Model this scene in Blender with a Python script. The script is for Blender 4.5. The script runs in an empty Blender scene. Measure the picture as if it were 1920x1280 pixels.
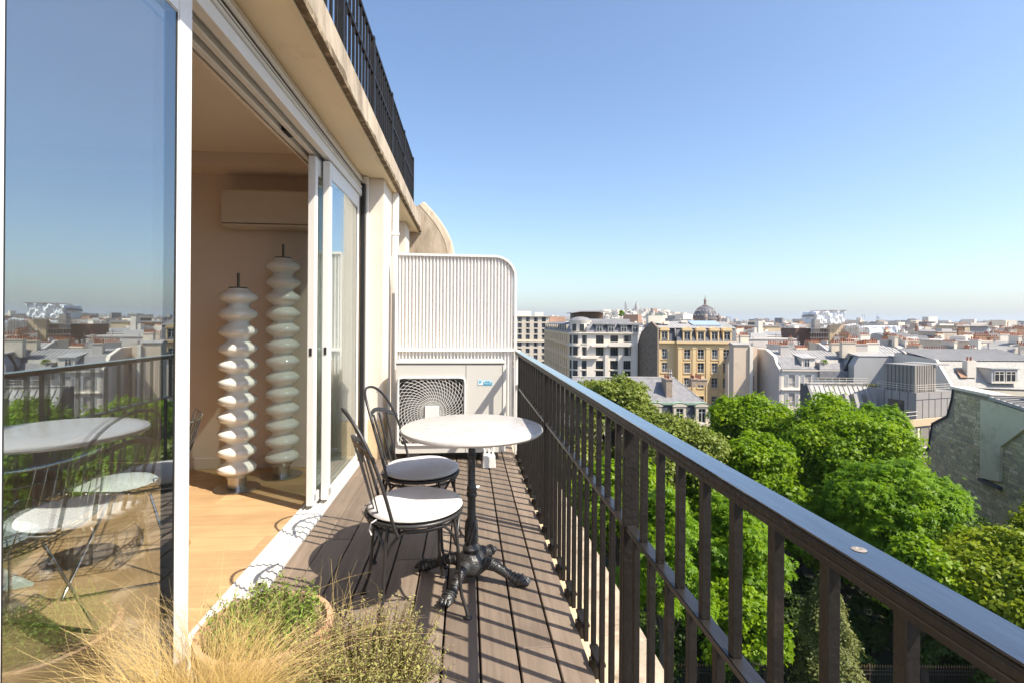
import bpy, bmesh, math, random
import numpy as np
from mathutils import Vector, Matrix, noise

# ------------------------------------------------------------------ camera, sky, sun, exposure
scene = bpy.context.scene
COL = scene.collection
R = math.radians
TH = R(5.06)                      # the balcony runs 5 degrees to the left of the view
CAMZ = 1.25
GROUND = -21.0                    # garden level below the balcony floor

cam_d = bpy.data.cameras.new('camera')
cam = bpy.data.objects.new('camera', cam_d)
COL.objects.link(cam)
cam_d.lens = 18.0
cam_d.sensor_width = 36.0
cam_d.shift_y = -38.0 / 1920.0
cam_d.clip_start = 0.02
cam_d.clip_end = 40000.0
cam.matrix_world = (Matrix.Translation((0, 0, CAMZ)) @ Matrix.Rotation(-TH, 4, 'Z')
                    @ Matrix.Rotation(R(90), 4, 'X') @ Matrix.Rotation(R(0.4), 4, 'Z'))
scene.camera = cam

SUN_TO = Vector((0.695, -0.45, 1.0)).normalized()
sun_el = math.asin(SUN_TO.z)
sun_az = math.atan2(SUN_TO.x, SUN_TO.y)

world = bpy.data.worlds.new('World')
scene.world = world
world.use_nodes = True
wn = world.node_tree
for n in list(wn.nodes):
    wn.nodes.remove(n)
sky = wn.nodes.new('ShaderNodeTexSky')
sky.sky_type = 'NISHITA'
sky.sun_disc = False
sky.sun_elevation = sun_el
sky.sun_rotation = sun_az
sky.altitude = 0.0
sky.air_density = 1.0
sky.dust_density = 1.35
sky.ozone_density = 3.3
bg = wn.nodes.new('ShaderNodeBackground')
bg.inputs['Strength'].default_value = 0.118
wo = wn.nodes.new('ShaderNodeOutputWorld')
wn.links.new(sky.outputs[0], bg.inputs['Color'])
wn.links.new(bg.outputs[0], wo.inputs['Surface'])

sun_d = bpy.data.lights.new('sun', 'SUN')
sun_d.energy = 4.2
sun_d.angle = R(0.53)
sun_d.color = (1.0, 0.92, 0.79)
sun = bpy.data.objects.new('sun', sun_d)
COL.objects.link(sun)
sun.location = (30, -15, 45)
sun.rotation_euler = SUN_TO.to_track_quat('Z', 'Y').to_euler()

scene.view_settings.view_transform = 'Standard'
scene.view_settings.look = 'None'
scene.view_settings.exposure = 1.0
scene.view_settings.gamma = 1.0
scene.view_settings.use_curve_mapping = False
scene.cycles.max_bounces = 8
scene.cycles.diffuse_bounces = 6
scene.cycles.glossy_bounces = 4
scene.cycles.transmission_bounces = 6
scene.cycles.transparent_max_bounces = 12
scene.cycles.caustics_reflective = False
scene.cycles.caustics_refractive = False
scene.cycles.sample_clamp_indirect = 6.0

rnd = random.Random(7)

# ------------------------------------------------------------------ materials
MATS = {}


def nodes_of(name):
    m = bpy.data.materials.new(name)
    m.use_nodes = True
    nt = m.node_tree
    b = nt.nodes['Principled BSDF']
    return m, nt, b


def mat(name, col, rough=0.6, var=0.12, scale=6.0, bump=0.0, bscale=None, metal=0.0, spec=0.5,
        stretch=(1, 1, 1), rand=0.0, stain=None, stain_scale=1.5, stain_lo=0.5, stain_hi=0.7, coat=0.0, world_co=False):
    """A surface colour broken up by noise, with optional stains, relief and per-object variation."""
    if name in MATS:
        return MATS[name]
    m, nt, b = nodes_of(name)
    N, L = nt.nodes, nt.links
    tc = N.new('ShaderNodeTexCoord')
    mp = N.new('ShaderNodeMapping')
    mp.inputs['Scale'].default_value = stretch
    if world_co:
        ge = N.new('ShaderNodeNewGeometry')
        L.new(ge.outputs['Position'], mp.inputs['Vector'])
    else:
        L.new(tc.outputs['Object'], mp.inputs['Vector'])
    oi = N.new('ShaderNodeObjectInfo')
    off = N.new('ShaderNodeVectorMath')
    off.operation = 'ADD'
    sc = N.new('ShaderNodeVectorMath')
    sc.operation = 'SCALE'
    sc.inputs['Scale'].default_value = 37.0
    cmb = N.new('ShaderNodeCombineXYZ')
    for i in range(3):
        L.new(oi.outputs['Random'], cmb.inputs[i])
    L.new(cmb.outputs[0], sc.inputs[0])
    L.new(mp.outputs[0], off.inputs[0])
    L.new(sc.outputs[0], off.inputs[1])
    nz = N.new('ShaderNodeTexNoise')
    nz.inputs['Scale'].default_value = scale
    nz.inputs['Detail'].default_value = 6.0
    nz.inputs['Roughness'].default_value = 0.62
    L.new(off.outputs[0], nz.inputs['Vector'])
    ramp = N.new('ShaderNodeMapRange')
    ramp.inputs['From Min'].default_value = 0.28
    ramp.inputs['From Max'].default_value = 0.72
    ramp.inputs['To Min'].default_value = 1.0 - var
    ramp.inputs['To Max'].default_value = 1.0 + var
    L.new(nz.outputs['Fac'], ramp.inputs['Value'])
    val = ramp.outputs[0]
    if rand > 0:
        rr = N.new('ShaderNodeMapRange')
        rr.inputs['To Min'].default_value = 1.0 - rand
        rr.inputs['To Max'].default_value = 1.0 + rand
        L.new(oi.outputs['Random'], rr.inputs['Value'])
        mu = N.new('ShaderNodeMath')
        mu.operation = 'MULTIPLY'
        L.new(val, mu.inputs[0])
        L.new(rr.outputs[0], mu.inputs[1])
        val = mu.outputs[0]
    mulc = N.new('ShaderNodeVectorMath')
    mulc.operation = 'SCALE'
    mulc.inputs[0].default_value = col
    L.new(val, mulc.inputs['Scale'])
    colout = mulc.outputs[0]
    if stain is not None:
        n2 = N.new('ShaderNodeTexNoise')
        n2.inputs['Scale'].default_value = stain_scale
        n2.inputs['Detail'].default_value = 8.0
        n2.inputs['Roughness'].default_value = 0.7
        L.new(off.outputs[0], n2.inputs['Vector'])
        r2 = N.new('ShaderNodeMapRange')
        r2.inputs['From Min'].default_value = stain_lo
        r2.inputs['From Max'].default_value = stain_hi
        L.new(n2.outputs['Fac'], r2.inputs['Value'])
        mx = N.new('ShaderNodeMix')
        mx.data_type = 'RGBA'
        L.new(r2.outputs[0], mx.inputs['Factor'])
        L.new(colout, mx.inputs['A'])
        mx.inputs['B'].default_value = (*stain, 1)
        colout = mx.outputs['Result']
    L.new(colout, b.inputs['Base Color'])
    b.inputs['Roughness'].default_value = rough
    b.inputs['Metallic'].default_value = metal
    b.inputs['Specular IOR Level'].default_value = spec
    if coat:
        b.inputs['Coat Weight'].default_value = coat
    if bump > 0:
        n3 = N.new('ShaderNodeTexNoise')
        n3.inputs['Scale'].default_value = bscale or scale * 6
        n3.inputs['Detail'].default_value = 5.0
        L.new(off.outputs[0], n3.inputs['Vector'])
        bp = N.new('ShaderNodeBump')
        bp.inputs['Strength'].default_value = bump
        bp.inputs['Distance'].default_value = 0.01
        L.new(n3.outputs['Fac'], bp.inputs['Height'])
        L.new(bp.outputs[0], b.inputs['Normal'])
    MATS[name] = m
    return m


def glass_mat(name, tint=(0.9, 0.95, 0.92), coatr=0.04):
    if name in MATS:
        return MATS[name]
    m, nt, b = nodes_of(name)
    N, L = nt.nodes, nt.links
    N.remove(b)
    out = N['Material Output']
    tr = N.new('ShaderNodeBsdfTransparent')
    tr.inputs['Color'].default_value = (*tint, 1)
    gl = N.new('ShaderNodeBsdfGlossy')
    gl.inputs['Roughness'].default_value = 0.0
    gl.inputs['Color'].default_value = (0.90, 0.97, 1, 1)
    # Schlick's curve from the unsigned angle, so both faces of the pane behave alike
    ge = N.new('ShaderNodeNewGeometry')
    dt_ = N.new('ShaderNodeVectorMath')
    dt_.operation = 'DOT_PRODUCT'
    L.new(ge.outputs['Incoming'], dt_.inputs[0])
    L.new(ge.outputs['Normal'], dt_.inputs[1])
    ab_ = N.new('ShaderNodeMath')
    ab_.operation = 'ABSOLUTE'
    L.new(dt_.outputs['Value'], ab_.inputs[0])
    om = N.new('ShaderNodeMath')
    om.operation = 'SUBTRACT'
    om.inputs[0].default_value = 1.0
    L.new(ab_.outputs[0], om.inputs[1])
    fr = N.new('ShaderNodeMath')
    fr.operation = 'POWER'
    fr.inputs[1].default_value = 5.0
    L.new(om.outputs[0], fr.inputs[0])
    mx = N.new('ShaderNodeMixShader')
    sc_ = N.new('ShaderNodeMath')
    sc_.operation = 'MULTIPLY_ADD'
    sc_.inputs[1].default_value = 1.0 - coatr
    sc_.inputs[2].default_value = coatr
    L.new(fr.outputs[0], sc_.inputs[0])
    L.new(sc_.outputs[0], mx.inputs[0])
    L.new(tr.outputs[0], mx.inputs[1])
    L.new(gl.outputs[0], mx.inputs[2])
    L.new(mx.outputs[0], out.inputs['Surface'])
    MATS[name] = m
    return m


def leaf_mat(name, cols, trans=0.35, rough=0.5):
    """Leaves: colour varies from clump to clump and leaf to leaf, some light passes through."""
    if name in MATS:
        return MATS[name]
    m, nt, b = nodes_of(name)
    N, L = nt.nodes, nt.links
    out = N['Material Output']
    tc = N.new('ShaderNodeTexCoord')
    nz = N.new('ShaderNodeTexNoise')
    nz.inputs['Scale'].default_value = 0.55
    nz.inputs['Detail'].default_value = 8.0
    nz.inputs['Roughness'].default_value = 0.75
    L.new(tc.outputs['Object'], nz.inputs['Vector'])
    cr = N.new('ShaderNodeValToRGB')
    e = cr.color_ramp.elements
    e[0].position, e[0].color = 0.3, (*cols[0], 1)
    e[1].position, e[1].color = 0.7, (*cols[-1], 1)
    for i, c in enumerate(cols[1:-1]):
        q = e.new(0.3 + 0.4 * (i + 1) / (len(cols) - 1))
        q.color = (*c, 1)
    L.new(nz.outputs['Fac'], cr.inputs['Fac'])
    L.new(cr.outputs[0], b.inputs['Base Color'])
    b.inputs['Roughness'].default_value = rough
    b.inputs['Specular IOR Level'].default_value = 0.35
    tl = N.new('ShaderNodeBsdfTranslucent')
    L.new(cr.outputs[0], tl.inputs['Color'])
    mx = N.new('ShaderNodeMixShader')
    mx.inputs[0].default_value = trans
    L.new(b.outputs[0], mx.inputs[1])
    L.new(tl.outputs[0], mx.inputs[2])
    L.new(mx.outputs[0], out.inputs['Surface'])
    MATS[name] = m
    return m


# ------------------------------------------------------------------ mesh helpers
class MB:
    """Collects shapes into one mesh."""

    def __init__(self):
        self.v = []
        self.f = []

    def quad(self, a, b, c, d):
        i = len(self.v)
        self.v += [tuple(a), tuple(b), tuple(c), tuple(d)]
        self.f.append((i, i + 1, i + 2, i + 3))
        return self

    def poly(self, pts):
        i = len(self.v)
        self.v += [tuple(p) for p in pts]
        self.f.append(tuple(range(i, i + len(pts))))
        return self

    def box(self, x0, x1, y0, y1, z0, z1):
        i = len(self.v)
        self.v += [(x0, y0, z0), (x1, y0, z0), (x1, y1, z0), (x0, y1, z0),
                   (x0, y0, z1), (x1, y0, z1), (x1, y1, z1), (x0, y1, z1)]
        for q in ((0, 3, 2, 1), (4, 5, 6, 7), (0, 1, 5, 4), (1, 2, 6, 5), (2, 3, 7, 6), (3, 0, 4, 7)):
            self.f.append(tuple(i + k for k in q))
        return self

    def prism(self, poly, axis, a0, a1):
        """Extrude a 2-D outline. axis 'x': outline in (y,z); 'y': (x,z); 'z': (x,y)."""
        def p(u, w, a):
            return {'x': (a, u, w), 'y': (u, a, w), 'z': (u, w, a)}[axis]
        n = len(poly)
        i = len(self.v)
        self.v += [p(u, w, a0) for u, w in poly] + [p(u, w, a1) for u, w in poly]
        self.f.append(tuple(i + k for k in range(n)))
        self.f.append(tuple(i + n + k for k in reversed(range(n))))
        for k in range(n):
            k2 = (k + 1) % n
            self.f.append((i + k2, i + k, i + n + k, i + n + k2))
        return self

    def tube(self, pts, r, n=8, closed=False, caps=True):
        pts = [Vector(p) for p in pts]
        m = len(pts)
        rr = r if isinstance(r, (list, tuple)) else [r] * m
        base = len(self.v)
        up = None
        for k in range(m):
            if closed:
                t = pts[(k + 1) % m] - pts[(k - 1) % m]
            else:
                t = pts[min(k + 1, m - 1)] - pts[max(k - 1, 0)]
            t.normalize()
            if up is None:
                a = Vector((0, 0, 1)) if abs(t.z) < 0.9 else Vector((1, 0, 0))
                up = t.cross(a).normalized()
            else:
                up = (up - t * up.dot(t))
                up = up.normalized() if up.length > 1e-6 else t.orthogonal().normalized()
            w = t.cross(up)
            for j in range(n):
                an = 2 * math.pi * j / n
                self.v.append(tuple(pts[k] + (up * math.cos(an) + w * math.sin(an)) * rr[k]))
        for k in range(m if closed else m - 1):
            k2 = (k + 1) % m
            for j in range(n):
                j2 = (j + 1) % n
                self.f.append((base + k * n + j, base + k * n + j2, base + k2 * n + j2, base + k2 * n + j))
        if caps and not closed:
            self.f.append(tuple(base + j for j in reversed(range(n))))
            self.f.append(tuple(base + (m - 1) * n + j for j in range(n)))
        return self

    def strip(self, pts, side, up, w, t):
        """A flat bar swept along pts: w along 'side', t along 'up' (both per-point vectors or one)."""
        base = len(self.v)
        m = len(pts)
        for k in range(m):
            s = Vector(side[k] if isinstance(side, list) else side).normalized() * (w / 2)
            u = Vector(up[k] if isinstance(up, list) else up).normalized() * (t / 2)
            p = Vector(pts[k])
            self.v += [tuple(p - s - u), tuple(p + s - u), tuple(p + s + u), tuple(p - s + u)]
        for k in range(m - 1):
            for j in range(4):
                j2 = (j + 1) % 4
                self.f.append((base + k * 4 + j, base + k * 4 + j2, base + (k + 1) * 4 + j2, base + (k + 1) * 4 + j))
        self.f.append(tuple(base + j for j in (3, 2, 1, 0)))
        self.f.append(tuple(base + (m - 1) * 4 + j for j in range(4)))
        return self

    def lathe(self, prof, n=24, c=(0, 0, 0)):
        base = len(self.v)
        m = len(prof)
        for r, z in prof:
            for j in range(n):
                a = 2 * math.pi * j / n
                self.v.append((c[0] + r * math.cos(a), c[1] + r * math.sin(a), c[2] + z))
        for k in range(m - 1):
            for j in range(n):
                j2 = (j + 1) % n
                self.f.append((base + k * n + j, base + k * n + j2, base + (k + 1) * n + j2, base + (k + 1) * n + j))
        self.f.append(tuple(base + j for j in reversed(range(n))))
        self.f.append(tuple(base + (m - 1) * n + j for j in range(n)))
        return self

    def xform(self, M):
        self.v = [tuple(M @ Vector(p)) for p in self.v]
        return self

    def mesh(self, name, smooth=None, bevel=0.0, segs=2):
        me = bpy.data.meshes.new(name)
        me.from_pydata(self.v, [], self.f)
        if bevel > 0:
            bm = bmesh.new()
            bm.from_mesh(me)
            bmesh.ops.remove_doubles(bm, verts=bm.verts, dist=1e-5)
            ed = [e for e in bm.edges if len(e.link_faces) == 2 and e.calc_face_angle(0) > R(30)]
            bmesh.ops.bevel(bm, geom=ed, offset=bevel, segments=segs, affect='EDGES', clamp_overlap=True)
            bm.to_mesh(me)
            bm.free()
        if smooth is not None:
            for p in me.polygons:
                p.use_smooth = True
            me.set_sharp_from_angle(angle=R(smooth))
        me.update()
        return me

    def build(self, name, material, parent=None, smooth=None, bevel=0.0, loc=None, rotz=0.0, segs=2):
        return obj(name, self.mesh(name, smooth, bevel, segs), material, parent, loc, rotz)


def obj(name, me, material, parent=None, loc=None, rotz=0.0):
    o = bpy.data.objects.new(name, me)
    COL.objects.link(o)
    if material is not None and len(me.materials) == 0:
        me.materials.append(material)
    if parent is not None:
        o.parent = parent
    if loc is not None:
        o.location = loc
    if rotz:
        o.rotation_euler = (0, 0, rotz)
    return o


def tag(o, label=None, cat=None, group=None, kind=None):
    if label:
        o['label'] = label
    if cat:
        o['category'] = cat
    if group:
        o['group'] = group
    if kind:
        o['kind'] = kind
    return o


def thing(name, label, cat, loc=(0, 0, 0), rotz=0.0, group=None):
    o = bpy.data.objects.new(name, None)
    COL.objects.link(o)
    o.empty_display_size = 0.1
    o.location = loc
    o.rotation_euler = (0, 0, rotz)
    return tag(o, label, cat, group)


def copy_tree(o, parent=None):
    c = o.copy()
    COL.objects.link(c)
    c.parent = parent
    for ch in [x for x in o.children]:
        copy_tree(ch, c)
    return c


def text_mesh(body, size, name):
    cu = bpy.data.curves.new(name, 'FONT')
    cu.body = body
    cu.size = size
    cu.align_x = 'CENTER'
    cu.align_y = 'CENTER'
    cu.extrude = 0.0004
    o = bpy.data.objects.new(name, cu)
    COL.objects.link(o)
    dg = bpy.context.evaluated_depsgraph_get()
    me = bpy.data.meshes.new_from_object(o.evaluated_get(dg))
    bpy.data.objects.remove(o)
    bpy.data.curves.remove(cu)
    return me


# a frame turned to the view for the city: cx to the right, cy away from the balcony
def city(cx, cy, z=0.0):
    c, s = math.cos(TH), math.sin(TH)
    return Vector((cx * c + cy * s, -cx * s + cy * c, z))


def at(px, py, d):
    """Direction of a place in the photograph, put at its own distance d: city-frame (x, y, z)."""
    return ((px - 960.0) / 960.0 * d, d, CAMZ - (py - 602.0) / 960.0 * d)
# ------------------------------------------------------------------ balcony and the flat's own building
M_white = mat('white_lacquer', (0.76, 0.73, 0.685), 0.35, 0.03, 3, stain=(0.62, 0.58, 0.52), stain_scale=4, stain_lo=0.58, stain_hi=0.85)
M_plaster = mat('cream_plaster', (0.74, 0.66, 0.56), 0.85, 0.05, 2.5, bump=0.12, bscale=60, stain=(0.55, 0.47, 0.37), stain_scale=1.2, stain_lo=0.62, stain_hi=0.9)
M_soffit = mat('bounce_tinted_soffit', (0.86, 0.71, 0.49), 0.9, 0.05, 1.6, bump=0.08, bscale=50, stain=(0.5, 0.38, 0.25), stain_scale=1.4, stain_lo=0.6, stain_hi=0.85)  # warm bounce light from the deck is mixed into this base colour
M_concrete = mat('weathered_concrete', (0.43, 0.35, 0.26), 0.95, 0.28, 7, bump=0.5, bscale=45, stain=(0.13, 0.095, 0.06), stain_scale=4, stain_lo=0.50, stain_hi=0.72, stretch=(1, 1, 0.3))
M_grime = mat('dark_grime', (0.15, 0.105, 0.06), 0.95, 0.4, 14, bump=0.4, bscale=60, stain=(0.40, 0.31, 0.2), stain_scale=9, stain_lo=0.5, stain_hi=0.62)
M_stonebase = mat('yellow_stone', (0.62, 0.48, 0.30), 0.85, 0.1, 5, bump=0.2, stain=(0.42, 0.3, 0.16), stain_scale=3, stain_lo=0.55, stain_hi=0.8)
M_iron = mat('black_painted_iron', (0.013, 0.011, 0.0095), 0.5, 0.35, 18, bump=0.3, bscale=70, spec=0.32, stain=(0.03, 0.021, 0.016), stain_scale=9, stain_lo=0.58, stain_hi=0.75)
M_ironsmooth = mat('black_gloss_iron', (0.018, 0.016, 0.015), 0.3, 0.2, 14, bump=0.22, bscale=40, spec=0.8, stretch=(1, 0.25, 1))
M_capgloss = mat('sky_tinted_cap_paint', (0.020, 0.024, 0.032), 0.17, 0.3, 10, bump=0.22, bscale=26, spec=1.0, coat=1.0, stretch=(1, 0.2, 1))  # base colour tinted blue for the sky mirrored in the cap
M_chairiron = mat('satin_black_iron', (0.028, 0.026, 0.025), 0.4, 0.15, 20, spec=0.6)
M_alu = mat('grey_aluminium', (0.55, 0.55, 0.54), 0.35, 0.05, 5, metal=0.6)
M_dark = mat('dark_gap', (0.03, 0.025, 0.02), 0.8, 0.2, 5)
M_rubber = mat('black_seal', (0.015, 0.015, 0.015), 0.5, 0.1, 5)
M_shutter = mat('cream_shutter', (0.66, 0.60, 0.52), 0.5, 0.04, 3)
M_glass = glass_mat('window_glass', (0.92, 0.97, 0.955), 0.35)
M_acbody = mat('cream_metal_case', (0.66, 0.635, 0.58), 0.45, 0.02, 3, stain=(0.5, 0.46, 0.4), stain_scale=2.5, stain_lo=0.62, stain_hi=0.9)
M_acwhite = mat('white_grille', (0.8, 0.79, 0.75), 0.4, 0.03, 5)
M_screen = mat('white_corrugated_sheet', (0.80, 0.77, 0.73), 0.5, 0.03, 4, stain=(0.55, 0.48, 0.4), stain_scale=5, stain_lo=0.62, stain_hi=0.85, stretch=(1, 1, 0.3))
M_steel = mat('brushed_steel', (0.5, 0.48, 0.45), 0.28, 0.08, 30, metal=1.0, stretch=(1, 1, 0.1))
M_chrome = mat('chrome_wire', (0.62, 0.62, 0.6), 0.12, 0.03, 5, metal=1.0)
M_roomwall = mat('room_wall_paint', (0.76, 0.645, 0.55), 0.9, 0.02, 2)
M_ceiling = mat('room_ceiling_paint', (0.80, 0.69, 0.58), 0.9, 0.02, 2)


def wood_mat(name, col, dark, rough, grain_axis='y', rand=0.12, gscale=1.0):
    m, nt, b = nodes_of(name)
    N, L = nt.nodes, nt.links
    tc = N.new('ShaderNodeTexCoord')
    oi = N.new('ShaderNodeObjectInfo')
    mp = N.new('ShaderNodeMapping')
    s = (38 * gscale, 1.6 * gscale, 38 * gscale) if grain_axis == 'y' else (1.6 * gscale, 38 * gscale, 38 * gscale)
    mp.inputs['Scale'].default_value = s
    cmb = N.new('ShaderNodeCombineXYZ')
    sc = N.new('ShaderNodeMath')
    sc.operation = 'MULTIPLY'
    sc.inputs[1].default_value = 53.0
    L.new(oi.outputs['Random'], sc.inputs[0])
    for i in range(3):
        L.new(sc.outputs[0], cmb.inputs[i])
    L.new(cmb.outputs[0], mp.inputs['Location'])
    L.new(tc.outputs['Object'], mp.inputs['Vector'])
    n1 = N.new('ShaderNodeTexNoise')
    n1.inputs['Scale'].default_value = 1.0
    n1.inputs['Detail'].default_value = 7
    n1.inputs['Roughness'].default_value = 0.65
    n1.inputs['Distortion'].default_value = 0.6
    L.new(mp.outputs[0], n1.inputs['Vector'])
    n2 = N.new('ShaderNodeTexNoise')
    n2.inputs['Scale'].default_value = 3.2
    n2.inputs['Detail'].default_value = 5
    ad = N.new('ShaderNodeVectorMath')
    ad.operation = 'ADD'
    L.new(tc.outputs['Object'], ad.inputs[0])
    L.new(cmb.outputs[0], ad.inputs[1])
    L.new(ad.outputs[0], n2.inputs['Vector'])
    mx = N.new('ShaderNodeMix')
    mx.data_type = 'RGBA'
    r1 = N.new('ShaderNodeMapRange')
    r1.inputs['From Min'].default_value = 0.3
    r1.inputs['From Max'].default_value = 0.75
    L.new(n1.outputs['Fac'], r1.inputs['Value'])
    L.new(r1.outputs[0], mx.inputs['Factor'])
    mx.inputs['A'].default_value = (*col, 1)
    mx.inputs['B'].default_value = (*dark, 1)
    r2 = N.new('ShaderNodeMapRange')
    r2.inputs['From Min'].default_value = 0.3
    r2.inputs['From Max'].default_value = 0.7
    r2.inputs['To Min'].default_value = 0.86
    r2.inputs['To Max'].default_value = 1.14
    L.new(n2.outputs['Fac'], r2.inputs['Value'])
    r3 = N.new('ShaderNodeMapRange')
    r3.inputs['To Min'].default_value = 1 - rand
    r3.inputs['To Max'].default_value = 1 + rand
    L.new(oi.outputs['Random'], r3.inputs['Value'])
    mu = N.new('ShaderNodeMath')
    mu.operation = 'MULTIPLY'
    L.new(r2.outputs[0], mu.inputs[0])
    L.new(r3.outputs[0], mu.inputs[1])
    vs = N.new('ShaderNodeVectorMath')
    vs.operation = 'SCALE'
    L.new(mx.outputs['Result'], vs.inputs[0])
    L.new(mu.outputs[0], vs.inputs['Scale'])
    L.new(vs.outputs[0], b.inputs['Base Color'])
    b.inputs['Roughness'].default_value = rough
    b.inputs['Specular IOR Level'].default_value = 0.35
    bp = N.new('ShaderNodeBump')
    bp.inputs['Strength'].default_value = 0.25
    bp.inputs['Distance'].default_value = 0.004
    L.new(n1.outputs['Fac'], bp.inputs['Height'])
    L.new(bp.outputs[0], b.inputs['Normal'])
    MATS[name] = m
    return m


M_deck = wood_mat('weathered_deck_wood', (0.245, 0.19, 0.145), (0.15, 0.112, 0.083), 0.62, 'y', 0.13)
M_oak = wood_mat('pale_oak_floor', (0.58, 0.38, 0.20), (0.44, 0.27, 0.13), 0.36, 'x', 0.10, 0.7)

# deck: boards run along the balcony
deck = MB().box(-0.90, 0.462, -1.2, 5.35, -0.14, -0.03).build('deck', M_dark)
tag(deck, kind='structure')
edges = [-0.915, -0.79, -0.648, -0.507, -0.366, -0.224, -0.083, 0.058, 0.20, 0.341, 0.462]
joints = {0: [0.6, 1.75, 2.45, 3.3, 4.2], 1: [1.1, 2.15, 3.0, 3.9], 2: [0.4, 2.52], 3: [1.55, 3.6], 4: [0.9, 2.72],
          5: [2.1, 4.1], 6: [1.25, 3.35], 7: [0.7, 2.95], 8: [1.95, 4.05], 9: [1.72, 3.5]}
for i in range(10):
    gap = 0.002 if i < 2 else 0.0042
    ys = [-1.2] + joints[i] + [5.3]
    for a, b_ in zip(ys[:-1], ys[1:]):
        w = edges[i + 1] - edges[i] - 2 * gap
        dz = rnd.uniform(-0.0012, 0.0012)
        o = MB().box(-w / 2, w / 2, 0, b_ - a - 0.003, -0.026, 0).build('plank', M_deck, deck, bevel=0.003, segs=1)
        o.location = ((edges[i] + edges[i + 1]) / 2, a, dz)
        o.rotation_euler = (0, rnd.uniform(-0.002, 0.002), 0)

# the building that the balcony belongs to
ab = thing('apartment_building', 'cream apartment building with roof overhang, concrete edge and sliding doors beside the deck', 'building', (-1.2, 1.0, 0))


def abp(name, mb, m, parent=None, **k):
    off = Matrix.Translation((1.2, -1.0, 0)) if parent is None else Matrix.Identity(4)
    mb.xform(Matrix.Translation((1.2, -1.0, 0)))
    return mb.build(name, m, parent or ab, **k)


abp('wall', MB().box(-1.55, -0.99, -1.6, 1.10, -0.5, 2.54), M_plaster, bevel=0.006)
# roof slab: soffit, drip edge, concrete fascia
abp('soffit', MB().box(-1.0, -0.735, -1.6, 7.55, 2.535, 2.70), M_soffit)
abp('drip_moulding', MB().prism([(-0.735, 2.528), (-0.70, 2.520), (-0.70, 2.66), (-0.735, 2.66)], 'y', -1.6, 7.55), M_soffit)
# crumbling strip along the lower edge of the fascia
mbg = MB()
n = 260
ys = np.linspace(-1.6, 7.55, n)
hh = [0.006 + 0.05 * max(0, noise.noise((y * 1.7, 3.1, 0)) + 0.25) + 0.03 * max(0, noise.noise((y * 6.3, 9.2, 0))) + rnd.uniform(0, 0.007) for y in ys]
for k in range(n - 1):
    a, b_ = ys[k], ys[k + 1]
    mbg.quad((-0.662, a, 2.531), (-0.662, b_, 2.531), (-0.662 + 0.002, b_, 2.531 + hh[k + 1]), (-0.662 + 0.002, a, 2.531 + hh[k]))
    mbg.quad((-0.700, a, 2.5305), (-0.700, b_, 2.5305), (-0.662, b_, 2.531), (-0.662, a, 2.531))
abp('grime_strip', mbg, M_grime)
abp('fascia', MB().prism([(-0.70, 2.532), (-0.663, 2.532), (-0.672, 2.735), (-0.70, 2.745), (-2.6, 2.745), (-2.6, 2.70), (-0.70, 2.70)], 'y', -1.6, 7.55), M_concrete, bevel=0.006)
abp('roof_slab', MB().box(-5.2, -1.0, -1.6, 7.55, 2.60, 2.70), M_plaster)
# curved concrete wing wall at the far end
pts = [(-1.1, -0.5), (-0.29, -0.5), (-0.29, 2.20)]
for k in range(9):
    a = k / 8
    pts.append((-0.29 - 0.42 * a ** 1.25, 2.20 + 0.72 * (a ** 0.72)))
pts += [(-1.1, 2.94)]
abp('wing_wall', MB().prism(pts, 'y', 7.56, 7.76), M_concrete, smooth=30)
abp('wing_wall_coping', MB().tube([(x + 0.008, 7.66, z + 0.012) for x, z in pts[2:-1]], 0.10, 8), M_concrete, smooth=40)
# pillars
abp('pillar', MB().box(-1.13, -0.754, 4.73, 5.20, 0.34, 2.534), M_plaster, bevel=0.006)
abp('pillar_plinth', MB().box(-1.13, -0.748, 4.724, 5.206, -0.1, 0.34), M_stonebase, bevel=0.005)
abp('far_wall', MB().box(-1.4, -0.98, 5.20, 7.55, -0.5, 2.534), M_plaster)
abp('pillar', MB().box(-1.0, -0.80, 6.75, 7.2, -0.5, 2.534), M_plaster, bevel=0.006)
dp = abp('downpipe', MB().box(-0.752, -0.690, 5.215, 5.275, -0.1, 2.53), M_white, bevel=0.006)
abp('downpipe_collar', MB().box(-0.757, -0.685, 5.21, 5.28, 2.1, 2.14), M_white, bevel=0.004)
abp('pipe_casing', MB().box(-0.752, -0.712, 5.30, 5.42, 1.7, 2.3), M_white, bevel=0.01)
# ledge outside the railing
abp('ledge', MB().box(0.50, 0.86, -2.0, 6.5, -0.50, -0.24), M_concrete, bevel=0.01)
abp('deck_edge', MB().box(0.464, 0.545, -2.0, 6.2, -0.30, -0.045), M_stonebase, bevel=0.004)
abp('lower_wall', MB().box(0.3, 0.62, -2.0, 6.5, GROUND, -0.50), M_plaster)
# door surround: head with tracks and rolled-up shutter, threshold
hd = abp('door_head', MB().box(-1.13, -1.115, 1.0, 4.72, 2.335, 2.60), M_roomwall)
for x0, x1, z0, z1, m_ in ((-1.115, -1.098, 2.355, 2.40, M_alu), (-1.094, -1.062, 2.326, 2.39, M_white), (-1.058, -1.038, 2.355, 2.40, M_alu),
                           (-1.034, -1.000, 2.330, 2.39, M_white), (-0.997, -0.972, 2.36, 2.40, M_alu), (-0.969, -0.925, 2.336, 2.395, M_white)):
    abp('track', MB().box(x0, x1, 1.0, 4.70, z0, z1), m_, hd, bevel=0.003, segs=1)
abp('painted_track_shadow', MB().box(-1.115, -0.935, 1.0, 4.70, 2.401, 2.47), M_dark, hd)  # solid dark strip painting the shade above the tracks
abp('track_catch', MB().box(-1.06, -1.03, 3.02, 3.14, 2.325, 2.353), M_rubber, hd, bevel=0.004)
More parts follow.
